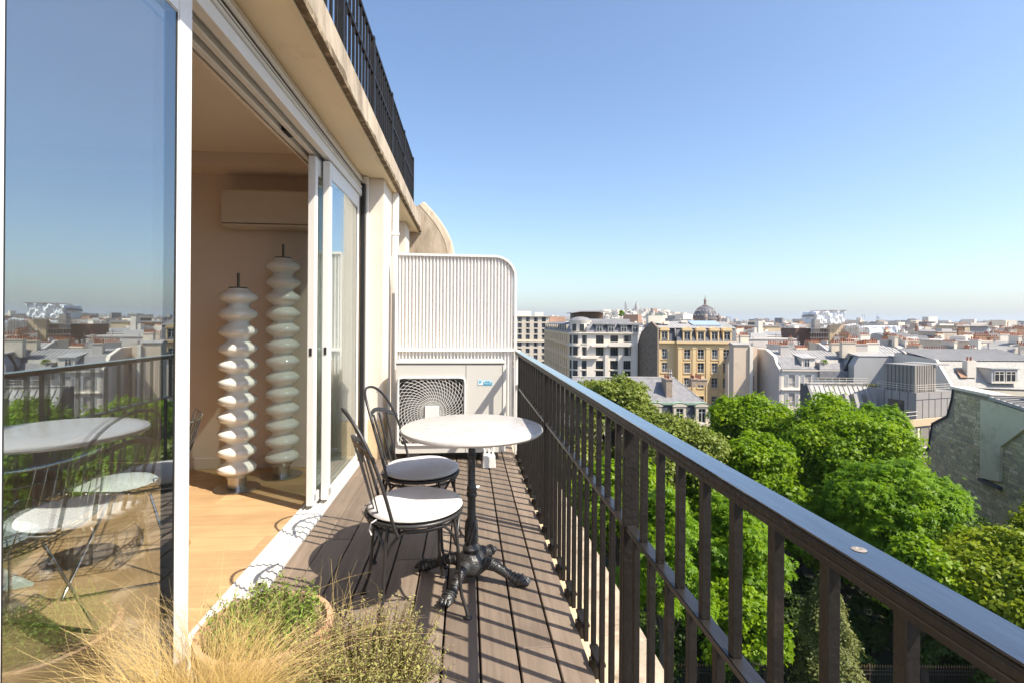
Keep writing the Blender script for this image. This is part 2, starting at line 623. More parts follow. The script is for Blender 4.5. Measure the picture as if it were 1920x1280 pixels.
sh = abp('rolled_shutter', MB().box(-0.99, -0.955, 1.1, 4.69, 2.47, 2.534), M_dark)
for k, (x, z) in enumerate(((-0.938, 2.417), (-0.948, 2.448), (-0.936, 2.480), (-0.946, 2.514))):
    abp('shutter_slat', MB().tube([(x, 1.1, z), (x, 4.69, z)], 0.0148, 10), M_shutter, sh, smooth=40)
abp('shutter_guide', MB().box(-0.935, -0.90, 4.60, 4.655, 0.0, 2.45), M_rubber)
abp('shutter_guide', MB().box(-0.93, -0.885, 4.66, 4.722, 0.0, 2.53), M_white, bevel=0.004)
M_sill = mat('pale_sill_metal', (0.66, 0.645, 0.61), 0.4, 0.05, 6, stain=(0.42, 0.38, 0.33), stain_scale=7, stain_lo=0.55, stain_hi=0.8)
th_ = abp('threshold', MB().box(-1.09, -0.918, 0.9, 4.70, -0.06, 0.008), M_sill, bevel=0.003)
for x, r_ in ((-1.076, 0.009), (-1.047, 0.007), (-1.015, 0.011), (-0.982, 0.008), (-0.945, 0.016)):
    abp('track', MB().tube([(x, 0.9, 0.0145 - r_), (x, 4.69, 0.0145 - r_)], r_, 12), M_sill, th_, smooth=50)
for (x, y) in ((-0.99, 2.33), (-0.945, 2.46)):
    pl = MB().lathe([(0.0, 0), (0.019, 0), (0.021, 0.006), (0.017, 0.012), (0.009, 0.013), (0.008, 0.006), (0.0, 0.006)], 16, (x, y, 0.016))
    abp('drain_plug', pl, mat('tarnished_brass', (0.30, 0.24, 0.17), 0.5, 0.3, 40, metal=0.5), th_, smooth=40)


def sliding_door(label, x, y0, y1, stile=0.062, glazed=True):
    t = thing('sliding_door', label, 'door', (x, y0, 0.036), 0, 'white framed sliding glass doors')
    W = y1 - y0
    H = 2.285
    for a in (0, W - stile):
        st = MB().box(-0.024, 0.024, a, a + stile, 0, H).build('stile', M_white, t, bevel=0.004)
        MB().box(-0.019, 0.019, (a + stile if a == 0 else a - 0.006), (a + stile + 0.006 if a == 0 else a), 0.07, H - 0.115).build('seal', M_rubber, st)
    MB().box(-0.0235, 0.0235, stile, W - stile, 0, 0.07).build('bottom_rail', M_white, t, bevel=0.004)
    MB().box(-0.0235, 0.0235, stile, W - stile, H - 0.115, H).build('top_rail', M_white, t, bevel=0.004)
    MB().box(0.002, 0.0175, stile + 0.001, W - stile - 0.001, 0.071, H - 0.116).build('pane', M_glass, t)
    MB().box(0.0245, 0.033, 0.015, 0.045, 0.03, 0.075).build('roller_cover', M_alu, t, bevel=0.003)
    MB().box(-0.008, 0.008, -0.004, -0.0005, 0.98, 1.03).build('lock_plate', M_rubber, t)
    return t


sliding_door('large white framed glass door at the left edge mirroring sky and rooftops', -0.925, 1.008, 1.765, 0.078)
sliding_door('innermost of the two slid-back glass doors beside the cream pillar', -1.012, 3.44, 4.58)
sliding_door('outermost slid-back glass door nearest the cream pillar', -0.95, 3.555, 4.50)

# ------------------------------------------------------------------ railing
RX, PITCH, Y0 = 0.483, 0.119, 1.473 - 13 * 0.119 - 0.5 * 0
rl = thing('balcony_railing', 'black iron balcony railing with staggered square bars along the deck', 'railing', (RX, 2.0, 0))
ya, yb = -0.75, 4.80
MB().prism([(-0.0285, 0.944), (0.0285, 0.944), (0.0285, 0.967), (0.026, 0.970), (-0.026, 0.970), (-0.0285, 0.967)], 'y', ya - 2, yb - 2).build('top_rail', M_iron, rl, bevel=0.0025)
MB().box(-0.0265, 0.0265, ya - 2, yb - 2, 0.970, 0.9722).build('rail_cap', M_capgloss, rl, bevel=0.0015)
MB().box(-0.0295, -0.0287, ya - 2, yb - 2, 0.9535, 0.9555).build('rail_joint', M_dark, rl)
MB().box(-0.016, 0.016, ya - 2, yb - 2, 0.640, 0.655).build('mid_rail', M_ironsmooth, rl, bevel=0.002)
bar_up = MB().box(-0.009, 0.009, -0.009, 0.009, 0.6545, 0.9435).mesh('baluster', None, 0.0015, 1)
bar_lo = MB().box(-0.009, 0.009, -0.009, 0.009, -0.02, 0.641).mesh('baluster', None, 0.0015, 1)
post_me = MB().box(-0.021, 0.026, -0.009, 0.009, -0.16, 0.9435).mesh('post', None, 0.0015, 1)
link_me = MB().box(-0.016, 0.016, 0.0, PITCH, 0.030, 0.042).mesh('bottom_link', None, 0.0015, 1)
foot_me = MB().box(-0.03, 0.014, -0.009, 0.009, -0.06, 0.0295).mesh('bar_foot', None, 0.0015, 1)
k = 0
y = Y0 - 6 * PITCH
while y < yb - 0.03:
    idx = round((y - 1.473) / PITCH)
    if y > ya + 0.02:
        if idx % 13 == 0:
            obj('post', post_me, M_iron, rl, (0, y - 2, 0))
        else:
            obj('baluster', bar_up, M_iron, rl, (0, y - 2, 0))
        yl = y + PITCH / 2
        if yl < yb - 0.03:
            o = obj('baluster', bar_lo, M_iron, rl, (0, yl - 2, 0))
            if idx % 2 == 0:
                if yl + PITCH < yb - 0.02:
                    obj('bottom_link', link_me, M_iron, rl, (0, yl - 2, 0))
                obj('bar_foot', foot_me, M_iron, rl, (0, yl - 2 + PITCH / 2, 0))
    y += PITCH
MB().lathe([(0.003, 0), (0.0075, 0), (0.0085, 0.0005), (0.0068, 0.001), (0.0035, 0.001), (0.003, 0.0004), (0.0, 0.0004)], 16, (0, 0.578 - 2 + 0.012, 0.9723)).build('rivet', mat('worn_rivet', (0.36, 0.30, 0.25), 0.5, 0.3, 60, metal=0.4), rl, smooth=40)
MB().box(-0.026, 0.026, yb - 2 - 0.012, yb - 2 + 0.03, -0.1, 0.98).build('end_post', M_screen, rl, bevel=0.004)

# ------------------------------------------------------------------ privacy screen of corrugated sheet at the far end
SY = 5.02
ps = thing('privacy_screen', 'white corrugated privacy screen with one rounded corner behind the air conditioner', 'screen', (-0.10, SY, 0))
x0, x1, ztop, rad = -0.675 + 0.10, 0.478 + 0.10, 1.885, 0.21


def top_at(x):
    if x > x1 - rad:
        q = x - (x1 - rad)
        return ztop - rad + math.sqrt(max(rad * rad - q * q, 0))
    return ztop


def corrugated(za, zb, y_off, ribs, amp):
    mb = MB()
    n = ribs * 8
    pr = None
    for k in range(n + 1):
        x = x0 + 0.012 + (x1 - x0 - 0.03) * k / n
        yy = y_off + amp * max(-0.55, min(0.55, math.cos(2 * math.pi * k / 8))) / 0.55
        zt = min(zb, top_at(x) - 0.006)
        if pr is not None:
            mb.quad((pr[0], pr[1], za), (x, yy, za), (x, yy, zt), (pr[0], pr[1], pr[2]))
        pr = (x, yy, zt)
    return mb


corrugated(0.985, 1.875, 0.0, 34, 0.011).build('corrugated_sheet', M_screen, ps, smooth=25)
corrugated(0.03, 0.950, 0.006, 34, 0.011).build('corrugated_sheet', M_screen, ps, smooth=25)
fr = [(x0, -0.0, z) for z in (0.0, ztop - 0.001)]
path = [(x0, 0, ztop), (x1 - rad, 0, ztop - 0.004)]
for k in range(1, 11):
    a = math.pi / 2 * k / 10
    path.append((x1 - rad + rad * math.sin(a), 0, ztop - rad + rad * math.cos(a) - 0.004 * (1 - k / 10)))
path += [(x1, 0, 0.9), (x1, 0, 0.0)]
nrm = []
for k in range(len(path)):
    a, b_ = Vector(path[max(k - 1, 0)]), Vector(path[min(k + 1, len(path) - 1)])
    t = (b_ - a).normalized()
    nrm.append(Vector((t.z, 0, -t.x)))
MB().strip(path, Vector((0, 1, 0)), nrm, 0.05, 0.022).build('frame', M_screen, ps, smooth=30)
MB().box(x0, x1 - 0.012, -0.024, 0.02, 0.952, 0.983).build('cross_rail', M_screen, ps, bevel=0.004)
MB().box(x0 - 0.012, x0 + 0.012, -0.025, 0.025, 0, ztop - 0.012).build('upright', M_screen, ps, bevel=0.003)

# ------------------------------------------------------------------ outdoor air conditioning unit
AX0, AX1, AY, AZ0, AZ1 = -0.622, 0.345, 4.615, 0.072, 0.865
ac = thing('air_conditioner_unit', 'cream outdoor air conditioner with square spiral fan grille at the deck end', 'air conditioner', (-0.14, AY, 0))
aw = AX1 - AX0
xl, xr = AX0 + 0.14, AX1 + 0.14
g0, g1, h0, h1 = -0.598 + 0.14, -0.016 + 0.14, 0.150, 0.738     # grille opening
xs, zs = [xl, g0, g1, xr], [AZ0, h0, h1, AZ1]
fm = MB()
for i in range(3):
    for j in range(3):
        if (i, j) != (1, 1):
            fm.quad((xs[i], 0, zs[j]), (xs[i + 1], 0, zs[j]), (xs[i + 1], 0, zs[j + 1]), (xs[i], 0, zs[j + 1]))
fm.quad((g0, 0, h0), (g0, 0, h1), (g0, .06, h1), (g0, .06, h0)).quad((g1, 0, h1), (g1, 0, h0), (g1, .06, h0), (g1, .06, h1))
fm.quad((g0, 0, h1), (g1, 0, h1), (g1, .06, h1), (g0, .06, h1)).quad((g1, 0, h0), (g0, 0, h0), (g0, .06, h0), (g1, .06, h0))
fm.build('front_panel', M_acbody, ac)
MB().box(xl, xr, 0.003, 0.33, AZ0, AZ0 + 0.004).box(xl, xl + 0.003, 0.001, 0.33, AZ0, AZ1).box(xr - 0.003, xr, 0.001, 0.33, AZ0, AZ1).build('case', M_acbody, ac)
MB().box(xl - 0.006, xr + 0.006, -0.008, 0.335, AZ1, AZ1 + 0.022).build('lid', M_acbody, ac, bevel=0.006)
MB().box(g1 + 0.012, g1 + 0.0155, -0.0015, 0.0, AZ0, AZ1).build('panel_seam', M_dark, ac)
MB().box(xl, xr, -0.002, 0.0, AZ1 - 0.006, AZ1).build('lid_seam', M_dark, ac)
MB().box(g0, g1, 0.0605, 0.07, h0, h1).build('fan_well', M_dark, ac)
MB().box(xr - 0.022, xr + 0.012, -0.006, 0.3, AZ0, AZ1 - 0.002).build('side_cover', M_acwhite, ac, bevel=0.008)
gc = ((g0 + g1) / 2, (h0 + h1) / 2)
hs = (g1 - g0) / 2
hz = (h1 - h0) / 2
ring = MB()
path = []
for k in range(96):
    a = 2 * math.pi * k / 96
    c_, s_ = math.cos(a), math.sin(a)
    e = 24.0
    rr_ = 1.0 / (abs(c_) ** e + abs(s_) ** e) ** (1 / e)
    path.append((gc[0] + (hs + 0.004) * rr_ * c_, -0.006, gc[1] + (hz + 0.004) * rr_ * s_))
ring.tube(path, 0.010, 8, closed=True).build('grille_frame', M_acwhite, ac, smooth=50)
hubx, hubz = -0.302 + 0.14, 0.432
spk = MB()
for k in range(52):
    a0 = 2 * math.pi * k / 52
    p = []
    for q in range(15):
        r_ = 0.055 + 0.42 * q / 14
        a = a0 + 1.25 * (q / 14) ** 0.85
        x, z = hubx + r_ * math.cos(a), hubz + r_ * math.sin(a)
        if not (g0 - 0.002 < x < g1 + 0.002 and h0 - 0.002 < z < h1 + 0.002):
            break
        p.append((x, -0.012 + 0.01 * (q / 14), z))
    if len(p) > 1:
        spk.tube(p, 0.0022, 5)
spk.build('grille_spokes', M_acwhite, ac, smooth=60)
rg = MB()
for k in range(13):
    r_ = 0.075 + 0.028 * k
    run = []
    for q in range(97):
        a = 2 * math.pi * q / 96
        x, z = hubx + r_ * math.cos(a), hubz + r_ * math.sin(a)
        if g0 < x < g1 and h0 < z < h1:
            run.append((x, -0.009 + 0.0006 * k, z))
        else:
            if len(run) > 1:
                rg.tube(run, 0.0018, 5)
            run = []
    if len(run) > 1:
        rg.tube(run, 0.0018, 5)
rg.build('grille_rings', M_acwhite, ac, smooth=60)
MB().box(hubx - 0.068, hubx + 0.068, -0.022, -0.008, hubz - 0.068, hubz + 0.068).build('hub_plate', M_acwhite, ac, bevel=0.01, segs=3)
fan = MB()
for k in range(3):
    a = 2 * math.pi * k / 3 + 0.4
    for q in range(8):
        aa, ab_ = a + q * 0.2, a + (q + 1) * 0.2
        fan.quad((hubx + .06 * math.cos(aa), .03 + q * .003, hubz + .06 * math.sin(aa)), (hubx + .26 * math.cos(aa), .03 + q * .003, hubz + .26 * math.sin(aa)),
                 (hubx + .26 * math.cos(ab_), .033 + q * .003, hubz + .26 * math.sin(ab_)), (hubx + .06 * math.cos(ab_), .033 + q * .003, hubz + .06 * math.sin(ab_)))
fan.build('fan_blades', mat('grey_fan_plastic', (0.10, 0.10, 0.10), 0.5, 0.1, 5), ac)
for (x, z) in ((g0 + 0.05, h1 - 0.012), (g1 - 0.05, h1 - 0.012), (g0 + 0.05, h0 + 0.012), (g1 - 0.05, h0 + 0.012)):
    MB().box(x - 0.018, x + 0.018, -0.013, 0.0, z - 0.02, z + 0.02).build('grille_clip', M_rubber, ac, bevel=0.003)
for x in (xl + 0.16, xr - 0.16):
    MB().box(x - 0.06, x + 0.06, 0.0, 0.34, 0.0, AZ0).build('foot', M_dark, ac, bevel=0.004)
# the maker's sticker
M_cyan = mat('cyan_print', (0.05, 0.42, 0.62), 0.4, 0.02, 5)
M_paper = mat('sticker_white', (0.82, 0.84, 0.85), 0.4, 0.02, 5)
st = MB().box(0.105 + 0.14, 0.232 + 0.14, -0.0025, -0.0005, 0.674, 0.721).build('sticker', M_cyan, ac)
MB().box(0.107 + 0.14, 0.150 + 0.14, -0.0035, -0.0026, 0.676, 0.719).build('sticker_logo_field', M_paper, st)
MB().poly([(0.251, -0.0042, 0.713), (0.264, -0.0042, 0.713), (0.284, -0.0042, 0.716), (0.262, -0.0042, 0.684)]).build('logo', M_cyan, st)
MB().box(0.152 + 0.14, 0.230 + 0.14, -0.0035, -0.0026, 0.703, 0.719).build('sticker_name_field', M_paper, st)
for body, x, z, s_, m_ in (('DAIKIN', 0.190 + 0.14, 0.7105, 0.014, M_cyan), ('INVERTER', 0.190 + 0.14, 0.688, 0.0155, M_paper)):
    me = text_mesh(body, s_, 'lettering')
    o = obj('lettering', me, m_, st, (x, -0.0045, z))
    o.rotation_euler = (R(90), 0, 0)
# drain box and white cable trunking under the unit
cb = thing('cable_box', 'small white cable cover standing under the front of the air conditioner', 'cover', (0.20, 4.36, 0))
MB().prism([(-0.058, 0), (0.058, 0), (0.050, 0.105), (-0.050, 0.105)], 'y', -0.012, 0.10).build('body', M_acwhite, cb, bevel=0.006)
for x in (-0.03, 0.0, 0.03):
    MB().tube([(x, 0.03, 0.104), (x * 1.3, 0.05, 0.14), (x * 1.6, 0.2, 0.15), (x * 1.6, 0.24, 0.15)], 0.007, 8).build('cable', M_acwhite, cb, smooth=50)
lf = MB().poly([(-0.05, 0, 0.004), (-0.02, -0.025, 0.012), (0.04, -0.02, 0.006), (0.055, 0.012, 0.014), (0.01, 0.03, 0.005), (-0.03, 0.022, 0.013)]).build('paper_scrap', M_paper, None, loc=(0.055, 3.85, 0.0))
tag(lf, 'small crumpled scrap of pale paper lying on the deck by the air conditioner', 'paper')

# ------------------------------------------------------------------ marble table
M_marble = mat('white_marble', (0.80, 0.765, 0.73), 0.22, 0.04, 3, stain=(0.50, 0.44, 0.41), stain_scale=1.6, stain_lo=0.5, stain_hi=0.5)


def marble():
    m, nt, b = nodes_of('veined_white_marble')
    N, L = nt.nodes, nt.links
    tc = N.new('ShaderNodeTexCoord')
    n1 = N.new('ShaderNodeTexNoise')
    n1.inputs['Scale'].default_value = 2.6
    n1.inputs['Detail'].default_value = 9
    n1.inputs['Roughness'].default_value = 0.6
    n1.inputs['Distortion'].default_value = 1.1
    mp = N.new('ShaderNodeMapping')
    mp.inputs['Rotation'].default_value = (0, 0, 0.7)
    mp.inputs['Scale'].default_value = (1, 2.2, 1)
    L.new(tc.outputs['Object'], mp.inputs['Vector'])
    L.new(mp.outputs[0], n1.inputs['Vector'])
    s = N.new('ShaderNodeMath')
    s.operation = 'SUBTRACT'
    s.inputs[1].default_value = 0.5
    L.new(n1.outputs['Fac'], s.inputs[0])
    a = N.new('ShaderNodeMath')
    a.operation = 'ABSOLUTE'
    L.new(s.outputs[0], a.inputs[0])
    r = N.new('ShaderNodeMapRange')
    r.inputs['From Min'].default_value = 0.0
    r.inputs['From Max'].default_value = 0.03
    r.inputs['To Min'].default_value = 0.75
    r.inputs['To Max'].default_value = 0.0
    L.new(a.outputs[0], r.inputs['Value'])
    n2 = N.new('ShaderNodeTexNoise')
    n2.inputs['Scale'].default_value = 3.0
    n2.inputs['Detail'].default_value = 4
    L.new(tc.outputs['Object'], n2.inputs['Vector'])
    r2 = N.new('ShaderNodeMapRange')
    r2.inputs['From Min'].default_value = 0.48
    r2.inputs['From Max'].default_value = 0.75
    L.new(n2.outputs['Fac'], r2.inputs['Value'])
    mu = N.new('ShaderNodeMath')
    mu.operation = 'MULTIPLY'
    L.new(r.outputs[0], mu.inputs[0])
    L.new(r2.outputs[0], mu.inputs[1])
    mx = N.new('ShaderNodeMix')
    mx.data_type = 'RGBA'
    L.new(mu.outputs[0], mx.inputs['Factor'])
    mx.inputs['A'].default_value = (0.52, 0.485, 0.455, 1)
    mx.inputs['B'].default_value = (0.20, 0.165, 0.155, 1)
    L.new(mx.outputs['Result'], b.inputs['Base Color'])
    b.inputs['Roughness'].default_value = 0.25
    return m


M_marble = marble()
M_castiron = mat('cast_iron_black', (0.032, 0.031, 0.031), 0.38, 0.3, 25, bump=0.6, bscale=55, spec=0.6, stain=(0.10, 0.07, 0.055), stain_scale=12, stain_lo=0.6, stain_hi=0.75)
tb = thing('bistro_table', 'round marble bistro table on an ornate black cast iron pedestal', 'table', (0.03, 2.50, 0))
rt = 0.345
MB().lathe([(0, 0.712), (rt - 0.02, 0.712), (rt - 0.006, 0.716), (rt, 0.724), (rt, 0.728), (rt - 0.004, 0.735), (rt - 0.012, 0.738), (0, 0.738)], 72).build('tabletop', M_marble, tb, smooth=35)
MB().lathe([(0.0, 0.70), (0.11, 0.70), (0.12, 0.7115), (0, 0.7115)], 24).build('top_plate', M_castiron, tb, smooth=35)
MB().lathe([(0.0378, 0.13), (0.0437, 0.15), (0.0370, 0.165), (0.0286, 0.175), (0.0302, 0.20), (0.0277, 0.25), (0.0252, 0.285), (0.0202, 0.30), (0.0193, 0.395), (0.0252, 0.40), (0.0260, 0.415),
            (0.0227, 0.42), (0.0244, 0.44), (0.0210, 0.452), (0.0172, 0.46), (0.0164, 0.585), (0.0218, 0.59), (0.0227, 0.602), (0.0172, 0.61), (0.0164, 0.69), (0.0252, 0.70)], 28).build('column', M_castiron, tb, smooth=38)
orn = MB()
for k in range(10):
    a = 2 * math.pi * k / 10
    p = []
    for q in range(9):
        aa = a + 0.9 * q / 8
        r_ = 0.031 - 0.005 * q / 8
        p.append((r_ * math.cos(aa), r_ * math.sin(aa), 0.178 + 0.105 * q / 8))
    orn.tube(p, [0.004 + 0.002 * math.sin(math.pi * q / 8) for q in range(9)], 6)
orn.build('column_ornament', M_castiron, tb, smooth=60)
MB().lathe([(0.05, 0.028), (0.075, 0.05), (0.078, 0.085), (0.062, 0.11), (0.05, 0.128), (0.046, 0.131)], 24).build('hub', M_castiron, tb, smooth=38)
for k, (dx, dy) in enumerate(((-0.105, -0.235), (0.235, -0.095), (0.105, 0.235), (-0.235, 0.095))):
    d_ = Vector((dx, dy, 0)).normalized()
    s_ = Vector((-d_.y, d_.x, 0))
    leg = MB()
    prof = [(0.045, 0.075, 0.031), (0.085, 0.085, 0.030), (0.125, 0.077, 0.025), (0.165, 0.058, 0.022), (0.20, 0.041, 0.021), (0.225, 0.032, 0.024), (0.25, 0.028, 0.028), (0.268, 0.026, 0.025), (0.278, 0.023, 0.014)]
    leg.tube([d_ * r_ + Vector((0, 0, z)) for r_, z, w in prof], [w for r_, z, w in prof], 12)
    lg = leg.build('leg', M_castiron, tb, smooth=45)
    orn = MB()
    for q in range(9):       # acanthus ribs wrapped over the leg
        f = q / 8
        j = f * (len(prof) - 3)
        i0 = int(j)
        fr_ = j - i0
        r_ = prof[i0][0] * (1 - fr_) + prof[i0 + 1][0] * fr_
        z = prof[i0][1] * (1 - fr_) + prof[i0 + 1][1] * fr_
        w = prof[i0][2] * (1 - fr_) + prof[i0 + 1][2] * fr_
        p = []
        for u in range(9):
            b_ = -1.9 + 3.8 * u / 8
            off = 0.022 * abs(b_) / 1.9
            p.append(tuple(d_ * (r_ - off + 0.012) + s_ * (w * 1.0 * math.sin(b_)) + Vector((0, 0, z + w * 1.0 * math.cos(b_)))))
        orn.tube(p, 0.0042, 6)
    for sgn in (-1, 0, 1):     # toes of the paw
        c0 = d_ * 0.262 + s_ * (0.017 * sgn) + Vector((0, 0, 0.026))
        orn.tube([tuple(c0), tuple(c0 + d_ * 0.016 + Vector((0, 0, 0.004))), tuple(c0 + d_ * 0.03 - Vector((0, 0, 0.008)))], [0.012, 0.014, 0.008], 8)
    orn.build('leg_ornament', M_castiron, lg, smooth=60)

# ------------------------------------------------------------------ bistro chairs
M_cushion = mat('white_seat_pad', (0.66, 0.63, 0.60), 0.9, 0.04, 9, bump=0.3, bscale=30, stain=(0.46, 0.42, 0.40), stain_scale=5, stain_lo=0.52, stain_hi=0.9)


def bistro_chair(label, loc, rz):
    t = thing('bistro_chair', label, 'chair', loc, rz, 'black iron bistro chairs')
    sr = 0.205
    sz = 0.425
    MB().tube([(sr * math.cos(2 * math.pi * k / 40), sr * math.sin(2 * math.pi * k / 40), sz) for k in range(40)], 0.0085, 8, closed=True).build('seat_ring', M_chairiron, t, smooth=60)
    MB().lathe([(0, sz - 0.002), (sr - 0.004, sz - 0.002), (sr - 0.004, sz + 0.004), (0, sz + 0.004)], 40).build('seat_plate', M_chairiron, t)
    MB().tube([(0.19 * math.cos(2 * math.pi * k / 40), 0.19 * math.sin(2 * math.pi * k / 40), sz - 0.028) for k in range(40)], 0.006, 6, closed=True).build('lower_ring', M_chairiron, t, smooth=60)
    # pad, a little lumpy
    pad = MB()
    prof = [(0, 0.0), (0.17, 0.0), (0.196, 0.004), (0.206, 0.013), (0.202, 0.024), (0.186, 0.031), (0.14, 0.035), (0.07, 0.036), (0.0, 0.0355)]
    pad.lathe(prof, 48, (0.004, 0, sz + 0.006))
    pr = random.Random(int(loc[1] * 1000))
    ph = [pr.uniform(0, 6.28) for _ in range(4)]
    pad.v = [(x * (1 + .012 * math.sin(3 * math.atan2(y_, x) + ph[0])), y_ * (1 + .012 * math.sin(2 * math.atan2(y_, x) + ph[1])),
              z + (0.003 * math.sin(x * 22 + ph[2]) * math.sin(y_ * 25 + ph[3]) if z > sz + 0.02 else 0)) for x, y_, z in pad.v]
    cu = pad.build('cushion', M_cushion, t, smooth=50)
    for s_ in (-1, 1):
        MB().tube([(-0.175, 0.095 * s_, sz + 0.012), (-0.20, 0.105 * s_, sz + 0.004), (-0.207, 0.11 * s_, sz - 0.02), (-0.2, 0.118 * s_, sz - 0.04)], 0.0035, 6).build('tie', M_cushion, cu, smooth=60)
    # legs
    for k in range(4):
        a = R(45 + 90 * k)
        c_, s_ = math.cos(a), math.sin(a)
        path = [(0.195, sz - 0.004), (0.212, 0.33), (0.222, 0.23), (0.226, 0.15), (0.236, 0.09), (0.256, 0.04), (0.266, 0.012), (0.267, 0.0)]
        lg = MB().tube([(r_ * c_, r_ * s_, z) for r_, z in path], [0.0075] * 6 + [0.0085, 0.0085], 8).build('leg', M_chairiron, t, smooth=60)
        MB().lathe([(0.0, 0.0), (0.017, 0.0), (0.018, 0.006), (0.011, 0.011), (0.0, 0.011)], 14, (0.267 * c_, 0.267 * s_, 0.0)).build('foot', M_chairiron, lg, smooth=40)
    # arched braces between neighbouring legs
    for k in range(4):
        a0, a1 = R(45 + 90 * k), R(135 + 90 * k)
        p = []
        for q in range(17):
            f = q / 16
            a = a0 + (a1 - a0) * f
            h = 1 - (2 * f - 1) ** 4
            p.append((0.208 * math.cos(a) * (1 - .05 * h), 0.208 * math.sin(a) * (1 - .05 * h), 0.30 + 0.105 * min(1, 1.25 * math.sin(math.pi * f) ** 0.6)))
        MB().tube(p, 0.006, 6).build('brace', M_chairiron, t, smooth=60)
    # back hoop
    H = 0.455
    W = 0.178

    def back(u, z):          # u across, z above the seat: leans back and wraps slightly
        return (-0.115 - 0.10 * (1 - (u / 0.19) ** 2) * 0.55 - 0.27 * z - 0.05 * z * z, u, sz + z)
    p = [(-0.105, -W, sz - 0.04)]
    for q in range(33):
        f = q / 32
        a = math.pi * f
        zz = 0.0 + H * (math.sin(a) ** 0.62)
        p.append(back(-W * math.copysign(abs(math.cos(a)) ** 0.8, math.cos(a)) * (1 + 0.05 * math.sin(a)), zz))
    p.append((-0.105, W, sz - 0.04))
    MB().tube(p, 0.0072, 8).build('back_hoop', M_chairiron, t, smooth=60)
    band, sd = [], []
    for q in range(17):
        f = q / 16
        u = -W * 1.0 + 2 * W * f
        band.append(back(u, 0.275 + 0.055 * math.sin(math.pi * f)))
    MB().strip(band, Vector((0.27, 0, -1)), Vector((1, 0, 0.27)), 0.023, 0.006).build('back_band', M_chairiron, t, smooth=40)
    for u0, u1 in ((-0.075, -0.108), (-0.028, -0.038), (0.028, 0.038), (0.075, 0.108)):
        pp = [back(u0 + (u1 - u0) * q / 6, -0.008 + 0.318 * q / 6) for q in range(7)]
        pp = [(x_ if q else x_ - 0.0, y_, z_) for q, (x_, y_, z_) in enumerate(pp)]
        MB().strip(pp, Vector((0, 1, 0)), Vector((1, 0, 0.27)), 0.016, 0.005).build('back_slat', M_chairiron, t, smooth=40)
    return t


bistro_chair('black iron bistro chair with white pad nearest the potted plants', (-0.224, 2.281, 0), R(18.5))
bistro_chair('black iron bistro chair with shaded white pad in front of the air conditioner', (-0.245, 2.84, 0), R(-12))

# ------------------------------------------------------------------ railing of the roof terrace above
rr = thing('roof_railing', 'black iron railing of the roof terrace above the concrete edge', 'railing', (-0.74, 3.0, 2.745))
for z in (0.66, 0.40, 0.06):
    MB().box(-0.012, 0.012, -4.0, 4.0, z, z + 0.022).build('rail', M_iron, rr)
    MB().box(-1.6, -0.013, 3.976, 4.0, z, z + 0.022).build('rail', M_iron, rr)
rb = MB().box(-0.008, 0.008, -0.008, 0.008, 0, 0.66).mesh('baluster')
rp = MB().box(-0.02, 0.02, -0.02, 0.02, 0, 0.69).mesh('post')
for k in range(74):
    y = -4.0 + 0.02 + k * 0.109
    obj('post' if k % 9 == 1 else 'baluster', rp if k % 9 == 1 else rb, M_iron, rr, (0, y, 0))
for k in range(1, 14):
    obj('baluster', rb, M_iron, rr, (-0.11 * k, 3.988, 0))

# ------------------------------------------------------------------ the room behind the doors
fl = MB().box(-4.6, -1.092, -1.0, 4.52, -0.2, -0.02).build('floor', M_dark)
tag(fl, kind='structure')
yy = 0.3
row = 0
while yy < 4.52:
    y2 = min(yy + 0.185, 4.52)
    xx = -4.6 - 0.45 * (row % 3)
    while xx < -1.092:
        x2 = min(xx + 1.45, -1.092)
        xa = max(xx, -4.6)
        if x2 > xa + 0.02:
            MB().box(0, x2 - xa - 0.0015, 0, y2 - yy - 0.0015, -0.02, 0).build('floorboard', M_oak, fl, loc=(xa, yy, 0.0))
        xx += 1.45
    yy += 0.185
    row += 1
tag(MB().box(-4.6, -1.13, -1.0, 4.56, 2.56, 2.598).build('ceiling', M_ceiling), kind='structure')
we = MB().box(-4.6, -1.10, 4.50, 4.72, 0.0, 2.56).build('wall', M_roomwall)
tag(we, kind='structure')
MB().box(-4.58, -1.10, 4.488, 4.4995, 0.0, 0.09).build('skirting', M_roomwall, we, bevel=0.003)
MB().box(-4.58, -1.14, 4.20, 4.4995, 2.46, 2.5595).build('ceiling_beam', M_roomwall, we)
tag(MB().box(-4.75, -4.6, -1.0, 4.7, -0.02, 2.6).build('wall', M_roomwall), kind='structure')
tag(MB().box(-4.6, -1.2, -1.15, -1.0, -0.02, 2.6).build('wall', M_roomwall), kind='structure')

wa = thing('wall_air_conditioner', 'cream indoor air conditioner high on the room wall above the lamps', 'air conditioner', (-1.62, 4.50, 2.0))
MB().box(-0.36, 0.40, -0.20, -0.001, 0.0, 0.30).build('case', mat('cream_plastic', (0.68, 0.60, 0.50), 0.5, 0.02, 3), wa, bevel=0.02, segs=3)
MB().box(-0.34, 0.38, -0.203, -0.2005, 0.018, 0.024).build('air_slot', M_dark, wa)
MB().box(0.06, 0.12, -0.2035, -0.2005, 0.072, 0.076).build('badge', M_alu, wa)

M_milk = mat('milky_glass', (0.80, 0.78, 0.72), 0.12, 0.02, 3, spec=0.6, coat=0.6)
nt_ = M_milk.node_tree
nt_.nodes['Principled BSDF'].inputs['Subsurface Weight'].default_value = 0.35
nt_.nodes['Principled BSDF'].inputs['Subsurface Radius'].default_value = (0.05, 0.045, 0.035)


M_darkmetal = mat('dark_bronze', (0.10, 0.085, 0.07), 0.35, 0.1, 8, metal=0.7)


